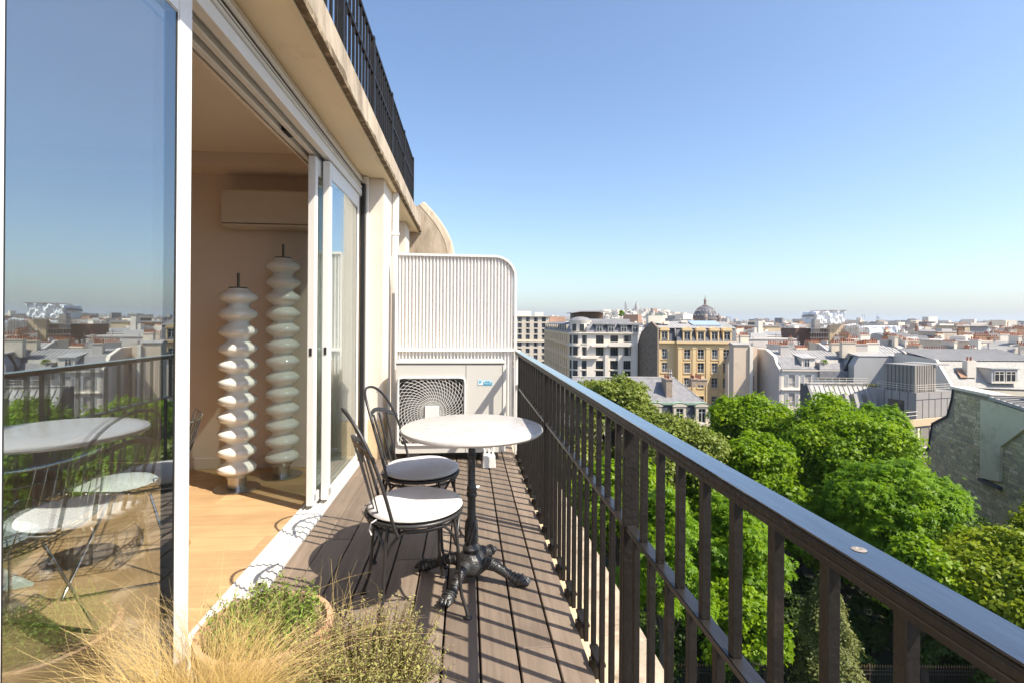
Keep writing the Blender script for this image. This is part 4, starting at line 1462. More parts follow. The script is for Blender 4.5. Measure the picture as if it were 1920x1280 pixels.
# ---- pale grid block far left
S3 = 246 / 960.0
fb = croot('pale_grid_block', 'pale flat-topped block with a grid of square windows beside the privacy screen', 'building', (930 - 960) * S3, 246)
ops = []
for py in (598.6, 610, 620.8, 631.5, 644.8, 657, 668.8, 681, 693):
    for k in range(7):
        x = (974.6 - 930 + 15 * (k - 3)) * S3
        if x - 0.9 > 0:
            ops.append((x - 0.95, x + 0.95, lz(py, S3) - 1.1, lz(py, S3) + 1.1))
facade(fb, I4(), 0, (1030 - 930) * S3, 0, lz(592, S3), ops, W_cream, bars=0, depth=0.4, fm=Mdf)
MB().box(0, (1030 - 930) * S3, 0.5, 14, 0, lz(592.3, S3)).build('core', W_cream, fb)
MB().box(-0.3, (1031 - 930) * S3, -0.6, -0.003, lz(639, S3) - 0.5, lz(639, S3)).box(-0.3, (1031 - 930) * S3, -0.6, -0.003, lz(592, S3) - 0.4, lz(592, S3)).build('cornice', W_cream, fb)
MB().box(10, 17, 4, 10, lz(592, S3), lz(583, S3)).box(19, 23, 5, 9, lz(592, S3), lz(585, S3)).build('roof_plant', W_white, fb)

# ---- slate roofed mansion in the garden
S4 = 80 / 960.0
hb = croot('slate_roofed_mansion', 'low stone mansion with grey slate hip roof and green copper eaves behind the trees', 'house', 10.0, 80)


def hx(px, d=80.0):
    return (px - 960) / 960 * d - 10.0


ze, zr, zc = lz(752, S4), zl(-7.85), lz(788, S4)
xr_, xe = hx(1265, 84.5), hx(1323)
rf = MB()
rf.quad((0, 0, ze), (xe, 0, ze), (xr_, 4.8, zr), (0, 4.8, zr))
rf.poly([(xe, 0, ze), (xe, 9.6, ze), (xr_, 4.8, zr)])
rf.quad((xe, 9.6, ze), (0, 9.6, ze), (0, 4.8, zr), (xr_, 4.8, zr))
rf.build('roof', Z_slate2, hb)
MB().tube([(0, 4.8, zr), (xr_, 4.8, zr)], 0.13, 6).tube([(xr_, 4.8, zr), (xe, 0, ze + 0.05)], 0.08, 6).build('ridge', Z_zinc, hb)
MB().box(0, xe + 0.15, -0.3, 0.25, ze - 0.3, ze + 0.03).box(xe - 0.1, xe + 0.16, 0.251, 9.8, ze - 0.3, ze + 0.03).build('eave_gutter', Z_copper, hb)
MB().prism([(0.0, ze - 0.3), (-0.55, zc), (5, zc), (5, ze - 0.3)], 'x', 0, xe + 0.1).build('mansard', Z_slate, hb)
MB().box(0, xe + 0.5, -0.95, 5, zc - 0.4, zc).build('cornice', W_cream, hb)
facade(hb, TR(0, -0.55), 0, xe + 0.2, 0, zc - 0.4, [(hx(px) - 0.6, hx(px) + 0.6, zc - 3.6, zc - 1.2) for px in (1190, 1230, 1273, 1315)], W_cream, rail=True)
MB().box(0, xe + 0.2, -0.30, 9.5, 0, zc - 0.401).build('core', W_cream, hb)
for px in (1228, 1273, 1314.5):
    x = hx(px)
    zb, zt = zc + 0.02, lz(758, S4)
    d0 = MB().box(x - 0.95, x - 0.55, -0.75, 0.9, zb, zt).box(x + 0.55, x + 0.95, -0.75, 0.9, zb, zt).box(x - 0.55, x + 0.55, -0.75, 0.9, zt - 0.3, zt)
    d0.prism([(x - 1.35, zb), (x - 0.95, zb), (x - 0.95, zb + 1.3)], 'y', -0.7, -0.45).prism([(x + 0.95, zb), (x + 1.35, zb), (x + 0.95, zb + 1.3)], 'y', -0.7, -0.45)
    arc = [(x - 1.15, zt)] + [(x - 1.1 * math.cos(math.pi * k / 10), zt + 0.12 + 0.42 * math.sin(math.pi * k / 10)) for k in range(11)] + [(x + 1.15, zt)]
    d0.prism(arc, 'y', -0.85, 1.2)
    d1 = d0.build('dormer', W_cream, hb)
    arc = [(x - 1.2 * math.cos(math.pi * k / 10), zt + 0.16 + 0.46 * math.sin(math.pi * k / 10)) for k in range(11)]
    MB().strip([(a, 0.2, b_) for a, b_ in arc], Vector((0, 1, 0)), Vector((0, 0, 1)), 2.2, 0.06).build('dormer_roof', Z_copper, d1)
    w_, p_ = window_meshes(1.1, zt - zb - 0.3, 1, False)
    obj('dormer_window', w_, Z_frame, d1, (x, -0.55, zb))
    obj('dormer_pane', p_, Z_dark, d1, (x, -0.55, zb))
for px, dd, w_, dp in ((1251, 82.2, 0.95, 2.6), (1299, 84.5, 0.8, 1.6), (1310, 86, 1.9, 2.8)):
    x = (px - 960) / 960 * dd - 10
    yv = dd - 80
    zb = ze + (zr - ze) * min(1, abs(yv) / 4.8) - 1.2
    chimney(hb, x, yv, zb, w_, dp, zl(CAMZ - (708 - 602) * dd / 960) - zb, 4, mat('brown_stone_chimney', (0.36, 0.27, 0.20), 0.9, 0.25, 3), True, 'y')
for k, (px, py) in enumerate(((1255, 690), (1259, 694))):
    x = (px - 960) / 960 * 84.8 - 10
    MB().lathe([(0.05, 0), (0.16, 0.15), (0.06, 0.4), (0.2, 0.7), (0.05, 0.95), (0.1, 1.15), (0.0, 1.5)], 8, (x, 4.8, zr)).build('finial', Z_zinc, hb, smooth=40)
MB().prism([(xe + 0.3, zl(-12.6)), (xe + 3.4, zl(-13.2)), (xe + 3.4, zl(-14.4)), (xe + 0.3, zl(-14.4))], 'y', 0, 7).build('side_roof', Z_copper, hb)
MB().box(xe + 0.4, xe + 3.3, 0.15, 6.8, 0, zl(-14.401)).build('side_wing', W_cream, hb)

# ---- peach blank wall, then the shuttered white house
S5 = 95 / 960.0
pb = croot('peach_gable_house', 'narrow house with a blank peach wall and rusty pipe strip left of the beige gable', 'house', (1376 - 960) * S5, 95)
MB().box(0, (1405 - 1376) * S5, 0, 2.0, 0, lz(643, S5)).build('wall', W_peach, pb)
MB().box((1405 - 1376) * S5 + 0.003, (1411 - 1376) * S5, -0.3, 8, 0, lz(646, S5)).build('pale_edge', W_white, pb)
MB().box((1411 - 1376) * S5 + 0.003, (1426 - 1376) * S5, 1.2, 8, 0, lz(648, S5)).build('rear_wall', W_peach, pb)
MB().box((1414 - 1376) * S5, (1417 - 1376) * S5, 1.0, 1.19, 0, lz(640, S5)).build('pipe', Z_slate2, pb)
MB().box((1412 - 1376) * S5, (1420 - 1376) * S5, 1.1, 1.195, lz(730, S5), lz(702, S5)).build('rust_panel', Z_brick, pb)
MB().prism([(-0.2, lz(643, S5)), (1.2, lz(639, S5)), (2.2, lz(643, S5))], 'x', -0.2, (1405 - 1376) * S5 + 0.2).build('roof', Z_zinc, pb)
chimney(pb, 3.3, 3.2, lz(650, S5), 1.6, 0.7, 2.2, 5)

S6 = 90 / 960.0
sb_ = croot('shuttered_white_house', 'white house with louvred shutters, beige blank gable and slate mansard above the treetops', 'house', 47.4, 90)
prof = [(0, 0), (0, zl(-6.8)), (1.0, zl(-6.1)), (1.9, zl(-4.8)), (4.8, zl(-3.7)), (8.4, zl(-3.65)), (10.5, zl(-5.6)), (10.5, 0)]
MB().prism(prof, 'x', -0.35, 0.0).build('gable_wall', W_beige, sb_)
MB().prism([(y - 0.1 if k in (1, 2, 3) else y, z + 0.12) for k, (y, z) in enumerate(prof[1:7])] + [(y, z - 0.12) for y, z in reversed(prof[1:7])], 'x', -0.45, 0.12).build('gable_coping', W_white, sb_)
fx = (1600 - 1466) * S6
ops = [((1480 - 1466) * S6, (1491.5 - 1466) * S6, lz(721, S6), lz(698.5, S6)), ((1510.5 - 1466) * S6, (1521.5 - 1466) * S6, lz(721, S6), lz(698.5, S6)),
       ((1480 - 1466) * S6, (1491.5 - 1466) * S6, lz(757, S6), lz(733, S6)), ((1510.5 - 1466) * S6, (1521.5 - 1466) * S6, lz(757, S6), lz(733, S6))]
facade(sb_, I4(), 0, fx, 0, lz(691, S6), ops, W_white, rail=True)
for a, b_, c, d in ops:
    for xa in (a - 0.68, b_ + 0.05):
        s_ = MB().box(xa, xa + 0.62, -0.06, -0.004, c, d)
        sh_ = s_.build('shutter', mat('pale_shutter_paint', (0.60, 0.58, 0.56), 0.7, 0.05, 3), sb_)
        lv = MB()
        for k in range(12):
            z = c + 0.1 + (d - c - 0.2) * k / 12
            lv.quad((xa + .07, -0.062, z), (xa + .55, -0.062, z), (xa + .55, -0.1, z + 0.1), (xa + .07, -0.1, z + 0.1))
        tag(lv.build('louvres', MATS['pale_shutter_paint'], sh_), kind='stuff')
MB().box(0, fx, -0.3, -0.003, lz(727, S6), lz(725, S6)).box(0, fx, -0.35, 0.1, lz(691, S6), lz(689, S6)).build('string_course', W_white, sb_)
MB().quad((0, -0.2, zl(-6.8)), (fx, -0.2, zl(-6.8)), (fx, 1.9, zl(-4.8)), (0, 1.9, zl(-4.8))).build('lower_roof', Z_slate2, sb_)
MB().quad((0, 1.9, zl(-4.8)), (fx, 1.9, zl(-4.8)), (fx, 4.9, zl(-3.7)), (0, 4.9, zl(-3.7))).quad((0, 4.9, zl(-3.7)), (fx, 4.9, zl(-3.7)), (fx, 10, zl(-4.2)), (0, 10, zl(-4.2))).build('upper_roof', Z_zinc, sb_)
sm = MB()
seams(sm, (0, 1.9, zl(-4.8)), (fx, 1.9, zl(-4.8)), (fx, 4.9, zl(-3.7)), (0, 4.9, zl(-3.7)), 20)
tag(sm.build('roof_seams', Z_zinc, sb_), kind='stuff')
MB().box(0.05, fx, 0.15, 10, 0, lz(691.5, S6)).build('core', W_beige, sb_)
x0_, x1_ = (1506 - 1466) * S6, (1531 - 1466) * S6
dd = MB().box(x0_, x1_, 0.3, 3.5, zl(-6.7), zl(-4.75)).build('dormer', W_white, sb_)
MB().prism([(0.1, zl(-4.8)), (3.6, zl(-4.2)), (3.6, zl(-4.35)), (0.1, zl(-4.95))], 'x', x0_ - 0.2, x1_ + 0.2).build('dormer_roof', Z_zinc, dd)
w_, p_ = window_meshes(0.95, 1.4, 1, False)
obj('dormer_window', w_, Z_frame, dd, (x0_ + 0.9, 0.26, zl(-6.5)))
obj('dormer_pane', p_, Z_dark, dd, (x0_ + 0.9, 0.26, zl(-6.5)))
chimney(sb_, (1487 - 1466) * S6, 3.0, zl(-5.2), 1.5, 0.8, 2.3, 5, W_beige)
chimney(sb_, (1600 - 1466) * S6, 4.5, zl(-5.0), 2.4, 0.8, 2.5, 6, W_cream)
# sunken roof terrace
tx0, tx1 = (1535 - 1466) * S6, (1612 - 1466) * S6
tr_ = MB().box(tx0, tx1, -0.5, -0.35, zl(-8.3), zl(-7.0)).box(tx0, tx0 + 0.15, -0.349, 2.2, zl(-8.3), zl(-5.6)).build('terrace_parapet', Z_slate2, sb_)
MB().prism([(tx0 + 4.2, zl(-7.0)), (tx1 + 0.2, zl(-7.0)), (tx1 + 1.2, zl(-4.4)), (tx0 + 5.4, zl(-4.4))], 'y', -0.45, -0.3).build('terrace_glazing', Z_dark, sb_)
MB().box(tx0 + 0.2, tx0 + 4.1, 0.9, 1.0, zl(-7.5), zl(-5.2)).build('terrace_wall', W_white, sb_)

S7 = 88 / 960.0
gg = croot('grey_gable_house', 'house with a wide blank grey wall and pale right edge beyond the roof terrace', 'house', (1602 - 960) * S7, 88)
wgt = (1676 - 1602) * S7
MB().prism([(0, 0), (wgt, 0), (wgt, lz(664.5, S7)), (wgt * .35, lz(661.5, S7)), (0.9, lz(663, S7)), (0, lz(680, S7))], 'y', 0, 9).build('wall', W_grey, gg)
MB().box(wgt + 0.003, wgt + 0.75, -0.25, 8, 0, lz(662, S7)).build('pale_edge', W_white, gg)  # sunlit right side of the grey wall, painted as a white strip
for k, px in enumerate((1684, 1687.5, 1691)):
    MB().tube([((px - 1602) * S7, -0.1, 0), ((px - 1602) * S7, -0.1, lz(655, S7))], 0.09, 6).build('flue_pipe', W_beige, gg)
MB().prism([(-0.1, lz(662.5, S7)), (4.5, lz(655, S7)), (9.1, lz(663, S7))], 'x', wgt * 0.1, wgt).build('roof', Z_zinc, gg)
chimney(gg, wgt * 0.12, 3, lz(668, S7), 2.4, 0.8, 2.6, 7, W_cream)
chimney(gg, wgt * 0.55, 4, lz(664, S7), 2.2, 0.8, 1.9, 8, W_beige)
chimney(gg, wgt * 0.92, 5, lz(664, S7), 2.6, 0.8, 2.1, 8, W_white)

# ---- modern zinc-clad building
S8 = 72 / 960.0
mo = croot('zinc_roofed_modern_building', 'modern building with pale standing seam zinc slope and planted roof edge', 'building', (1502 - 960) * S8, 72)


def mx_(px):
    return (px - 1502) * S8


zt, zb = lz(722, S8), lz(775, S8)
MB().prism([(0.0, zb), (2.6, zt), (4.2, zt), (4.2, 0), (0, 0)], 'x', mx_(1538), mx_(1650)).build('roof_body', Z_zinc, mo)
sm = MB()
seams(sm, (mx_(1538), 0.0, zb), (mx_(1650), 0.0, zb), (mx_(1650), 2.6, zt), (mx_(1538), 2.6, zt), 12, 0.035, 0.09)
tag(sm.build('roof_seams', Z_zinc, mo), kind='stuff')
for px in (1553, 1570, 1592, 1609, 1634):
    MB().prism([(0.35, zb + 0.4), (1.75, zt - 1.15), (0.9, zt - 0.9), (-0.25, zb + 0.5)], 'x', mx_(px), mx_(px) + 0.5).build('roof_fin', Z_panel, mo)
MB().prism([(-0.1, zb), (2.5, zt + 0.12), (4.3, zt + 0.12), (4.3, 0), (-0.1, 0)], 'x', mx_(1538) - 0.35, mx_(1538) - 0.003).build('dark_end', Z_slate, mo)
MB().box(mx_(1538), mx_(1650), 2.7, 3.6, zt + 0.003, zt + 0.25).build('planter', W_beige, mo)
for z in (0.3, 0.62, 0.95):
    MB().tube([(mx_(1528), 2.6, zt + z + 0.15), (mx_(1652), 2.6, zt + z + 0.15)], 0.025, 5).build('guard_rail', W_white, mo)
for k in range(10):
    x = mx_(1528) + k * (mx_(1652) - mx_(1528)) / 9
    MB().tube([(x, 2.6, zt), (x, 2.6, zt + 1.12)], 0.03, 5).build('guard_post', W_white, mo)

S9 = 68 / 960.0
cxm, rotm = (1719 - 960) * S9, R(20)
cl = croot('bronze_clad_tower_block', 'bronze and grey panel clad modern block with rooftop box and steel guard rails', 'building', cxm, 68, rotm)


def cz(py):
    return lz(py, S9)


MB().box(0, 7.6, 0, 5.2, 0, cz(731)).build('body', Z_panel, cl)
pj = MB()
for k in range(7):
    x = 0.0 + 7.6 * k / 6
    pj.box(x - 0.02, x + 0.02, -0.03, -0.002, cz(795), cz(745)) if 0 < k < 6 else None
MB().box(0.0, 7.6, -0.03, -0.002, cz(744.6), cz(743.6)).build('panel_joint', Z_slate, cl)
for k in range(1, 6):
    MB().box(7.6 * k / 6 - 0.025, 7.6 * k / 6 + 0.025, -0.03, -0.002, cz(786), cz(744.6)).build('panel_joint', Z_slate, cl)
for k in (1, 2):
    MB().box(7.6 * k / 3 - 0.025, 7.6 * k / 3 + 0.025, -0.031, -0.002, cz(743.6), cz(731)).build('panel_joint', Z_slate, cl)
for k in range(1, 5):
    MB().box(-0.03, -0.002, 5.2 * k / 5 - 0.025, 5.2 * k / 5 + 0.025, cz(786), cz(731)).build('panel_joint', Z_slate, cl)
MB().box(-0.035, -0.003, 1.5, 3.6, cz(786), cz(748)).build('doorway', Z_dark, cl)
MB().box(0.35, 4.6, 0.4, 4.4, cz(731), cz(680)).build('rooftop_box', Z_cladding, cl)
pj = MB()
for k in range(1, 9):
    pj.box(0.35 + 4.25 * k / 9 - 0.03, 0.35 + 4.25 * k / 9 + 0.03, 0.36, 0.398, cz(731), cz(680))
for k in range(1, 8):
    pj.box(0.31, 0.348, 0.4 + 4.0 * k / 8 - 0.03, 0.4 + 4.0 * k / 8 + 0.03, cz(731), cz(680))
tag(pj.build('cladding_seams', Z_slate, cl), kind='stuff')
MB().box(4.2, 7.0, 0.2, 4.6, cz(681.5), cz(679)).build('canopy', Z_panel, cl)
MB().box(4.61, 5.6, 1.8, 4.2, cz(731), cz(682)).build('stair_core', W_grey, cl)
for z in (0.45, 0.75, 1.05):
    MB().tube([(-0.05, 5.1, cz(731) + z), (-0.05, -0.05, cz(731) + z), (7.6, -0.05, cz(731) + z)], 0.025, 5).build('guard_rail', W_white, cl)
for x, y in [(0 - .05, 5), (-.05, 2.5), (-.05, -.05), (1.9, -.05), (3.8, -.05), (5.7, -.05), (7.6, -.05)]:
    MB().tube([(x, y, cz(731)), (x, y, cz(731) + 1.05)], 0.03, 5).build('guard_post', W_white, cl)
# lower storeys with tan ledges
MB().box(-3.4, 7.7, -0.9, 5, 0, cz(787)).build('lower_storeys', Z_panel, cl)
for py, h in ((787, 0.9), (832, 0.35), (838, 0.25)):
    MB().box(-3.5, 7.8, -1.15, -0.903, cz(py + 2), cz(py + 2) + h).build('ledge', W_tan if py < 800 else W_beige, cl)
for k, x in enumerate((-3.0, -0.6, 2.2, 4.6)):
    for za, zb2 in ((cz(830), cz(793)), (cz(880), cz(842))):
        MB().box(x, x + 1.5, -0.95, -0.903, za, zb2).build('brown_panel', Z_cladding, cl)  # brownish cladding panel
        MB().box(x + 1.7, x + 2.1, -1.0, -0.903, za, zb2).build('white_fin', W_white, cl)
for z in (cz(765), cz(772)):
    MB().tube([(-3.3, -0.2, z), (-0.1, -0.2, z)], 0.04, 5).build('terrace_rail', W_white, cl)

# ---- shingle-roofed house with twin-window dormer
S10 = 76 / 960.0
sh = croot('shingle_roofed_house', 'house with rough grey shingle slope, twin dark window dormer and tall white chimney', 'house', (1796 - 960) * S10, 76)


def sx(px):
    return (px - 1796) * S10


z0_, z1_ = lz(727, S10), lz(674, S10)
MB().prism([(0, 0), (0, z0_), (3.4, z1_ + .0), (12, z1_ + 0.6), (12, 0)], 'x', 0, sx(2010)).build('shingle_roof', Z_shingle, sh)
MB().prism([(-0.05, z0_ - 0.1), (3.4, z1_ + 0.2), (12, z1_ + 0.8), (12, 0), (-0.05, 0)], 'x', -0.45, -0.003).build('gable_wall', W_white, sh)
MB().quad((-0.4, 3.3, z1_ + 0.12), (sx(2010), 3.3, z1_ + 0.12), (sx(2010), 12, z1_ + 1.5), (-0.4, 12, z1_ + 1.5)).build('zinc_top', Z_zinc, sh)
sm = MB()
seams(sm, (-0.4, 3.3, z1_ + 0.12), (sx(2010), 3.3, z1_ + 0.12), (sx(2010), 12, z1_ + 1.5), (-0.4, 12, z1_ + 1.5), 28)
tag(sm.build('roof_seams', Z_zinc, sh), kind='stuff')
MB().box(sx(1829), sx(1846), 1.3, 2.2, lz(703, S10), lz(671, S10)).build('chimney', W_white, sh)
for k in range(2):
    obj('chimney_pot', pot_me, Z_slate, sh, (sx(1834) + 0.5 * k, 1.75, lz(671, S10)))
dd = MB().box(sx(1864), sx(1913), 0.35, 5, lz(712, S10), lz(685.5, S10)).build('dormer', W_grey, sh)
MB().box(sx(1862), sx(1915), 0.15, 5.1, lz(685.5, S10), lz(683.8, S10)).build('dormer_roof', Z_zinc, dd)
MB().box(sx(1863), sx(1914), 0.2, 0.347, lz(712, S10), lz(709.5, S10)).build('dormer_sill', W_white, dd)
for px in (1878, 1900):
    a, b_ = window_meshes(1.45, 1.55, 1, False)
    o = obj('dormer_window', a, W_white, dd, (sx(px), 0.30, lz(709, S10)))
    obj('dormer_pane', b_, Z_dark, dd, (sx(px), 0.30, lz(709, S10)))
MB().prism([(1.2, lz(707, S10) + 0.35), (2.2, lz(694, S10) + 0.5), (2.25, lz(694, S10) + 0.42), (1.25, lz(707, S10) + 0.25)], 'x', sx(1816), sx(1829)).build('skylight', Z_brick, sh)

# ---- tall rubble-stone gable on the right, in its own shade
q0 = Vector((50.1, 58.0, 0))
qd = Vector((-0.24, -0.97, 0)).normalized()
rotq = math.atan2(qd.y, qd.x)
rb_ = croot('rubble_stone_gable', 'tall shaded rubble stone gable with cream panel at the right edge behind the trees', 'building', q0.x, q0.y, rotq)
top = [(-5.6, -14.5), (-5.0, -14.0), (-4.2, -10.9), (-1.1, -9.4), (-0.25, -7.4), (0.0, -6.05), (6.6, -6.05), (8.2, -7.3), (12.0, -7.3), (19.0, -9.5)]


def gable_top(s_):
    for (a, za), (b_, zb2) in zip(top[:-1], top[1:]):
        if a <= s_ <= b_:
            return zl(za + (zb2 - za) * (s_ - a) / (b_ - a))
    return zl(-15)


# local x runs towards the balcony, local -y is the side that faces left
mb = MB()
poly = [(-5.6, 0)] + [(a, zl(z)) for a, z in top] + [(19.0, 0)]
MB().prism(list(reversed(poly)), 'y', 0.0, 9.0).build('wall', mat('mortar_grey', (0.29, 0.255, 0.19), 0.95, 0.2, 2, bump=0.4, bscale=8), rb_)
M_st = []
for k, c in enumerate(((0.56, 0.46, 0.28), (0.49, 0.40, 0.25), (0.64, 0.53, 0.33), (0.40, 0.34, 0.22), (0.68, 0.57, 0.37), (0.54, 0.42, 0.24))):
    M_st.append(mat('rubble_stone_%s' % 'abcdef'[k], c, 0.95, 0.25, 4, bump=0.5, bscale=14))
mesh_st = bpy.data.meshes.new('stones')
V, F, MI = [], [], []
z = zl(-20.5)
rs = random.Random(3)
while z < zl(-6.1):
    h = rs.uniform(0.27, 0.40)
    s_ = -5.6 + rs.uniform(0, 0.4)
    while s_ < 14:
        l = rs.uniform(0.45, 1.25)
        if z + h < min(gable_top(s_), gable_top(min(s_ + l, 18.9))) - 0.04:
            o_ = rs.uniform(0.012, 0.05)
            j = [rs.uniform(-0.03, 0.03) for _ in range(8)]
            i = len(V)
            x0q, x1q, za, zb2 = s_ + 0.02, s_ + l - 0.02, z + 0.018, z + h - 0.018
            V += [(x0q, -0.001, za), (x1q, -0.001, za), (x1q, -0.001, zb2), (x0q, -0.001, zb2),
                  (x0q + .03 + j[0] * .5, -o_, za + .02 + j[1] * .4), (x1q - .03 + j[2] * .5, -o_, za + .02 + j[3] * .4), (x1q - .03 + j[4] * .5, -o_, zb2 - .02 + j[5] * .4), (x0q + .03 + j[6] * .5, -o_, zb2 - .02 + j[7] * .4)]
            for q in ((4, 5, 6, 7), (0, 1, 5, 4), (1, 2, 6, 5), (2, 3, 7, 6), (3, 0, 4, 7)):
                F.append(tuple(i + t for t in q))
                MI.append(0)
            mi = rs.choices(range(6), (5, 5, 3, 4, 2, 3))[0]
            for t in range(5):
                MI[-1 - t] = mi
        s_ += l
    z += h
mesh_st.from_pydata(V, [], F)
for m_ in M_st:
    mesh_st.materials.append(m_)
mesh_st.polygons.foreach_set('material_index', MI)
tag(obj('rubble_stones', mesh_st, None, rb_), kind='stuff')
cop = MB()
for (a, za), (b_, zb2) in zip(top[:5], top[1:6]):
    cop.prism([(a, zl(za) + 0.003), (b_, zl(zb2) + 0.003), (b_, zl(zb2) + 0.2), (a, zl(za) + 0.2)][::-1], 'y', -0.18, 9)
cop.build('zinc_verge', Z_slate, rb_)
MB().box(-0.2, 6.7, -0.25, 1.6, zl(-6.04), zl(-5.75)).build('coping', W_white, rb_, bevel=0.03)
W_panel = mat('cream_painted_panel', (0.68, 0.60, 0.43), 0.9, 0.06, 0.4, stain=(0.42, 0.35, 0.22), stain_scale=0.4)
MB().prism([(5.15, zl(-6.5)), (5.15, zl(-14.6)), (8.1, zl(-14.1)), (8.15, zl(-10.7)), (11.2, zl(-8.4)), (14, zl(-8.0)), (14, zl(-6.9)), (8.0, zl(-6.5))], 'y', -0.28, 1.0).build('cream_panel', W_panel, rb_)
MB().box(5.05, 8.2, -0.42, -0.05, zl(-14.9), zl(-14.62)).build('panel_ledge', Z_slate, rb_)
MB().prism([(6.7, zl(-6.25)), (14.5, zl(-6.8)), (14.5, zl(-6.5)), (6.7, zl(-5.95))], 'y', -0.45, 6).build('lean_to_roof', Z_zinc, rb_)
sm = MB()
seams(sm, (6.7, -0.45, zl(-5.95)), (14.5, -0.45, zl(-6.5)), (14.5, 6, zl(-6.5)), (6.7, 6, zl(-5.95)), 9, 0.03, 0.1)
tag(sm.build('roof_seams', Z_slate, rb_), kind='stuff')
MB().box(7.5, 10.5, 3.0, 5.0, zl(-6.3), zl(-4.2)).build('roof_vent_box', Z_slate, rb_)

# ------------------------------------------------------------------ crowd of rooftops behind
rg_ = random.Random(21)


WORD = {'white_render': 'white', 'cream_stone': 'cream', 'beige_render': 'beige', 'grey_render': 'grey', 'peach_render': 'peach', 'tan_stone': 'tan'}
ORD = ['first', 'second', 'third', 'fourth', 'fifth', 'sixth', 'seventh', 'eighth', 'ninth', 'tenth', 'eleventh', 'twelfth', 'thirteenth', 'fourteenth', 'fifteenth', 'sixteenth',
       'seventeenth', 'eighteenth', 'nineteenth', 'twentieth', 'twenty-first', 'twenty-second', 'twenty-third', 'twenty-fourth', 'twenty-fifth', 'twenty-sixth', 'twenty-seventh', 'twenty-eighth',
       'twenty-ninth', 'thirtieth', 'thirty-first', 'thirty-second', 'thirty-third', 'thirty-fourth', 'thirty-fifth', 'thirty-sixth']


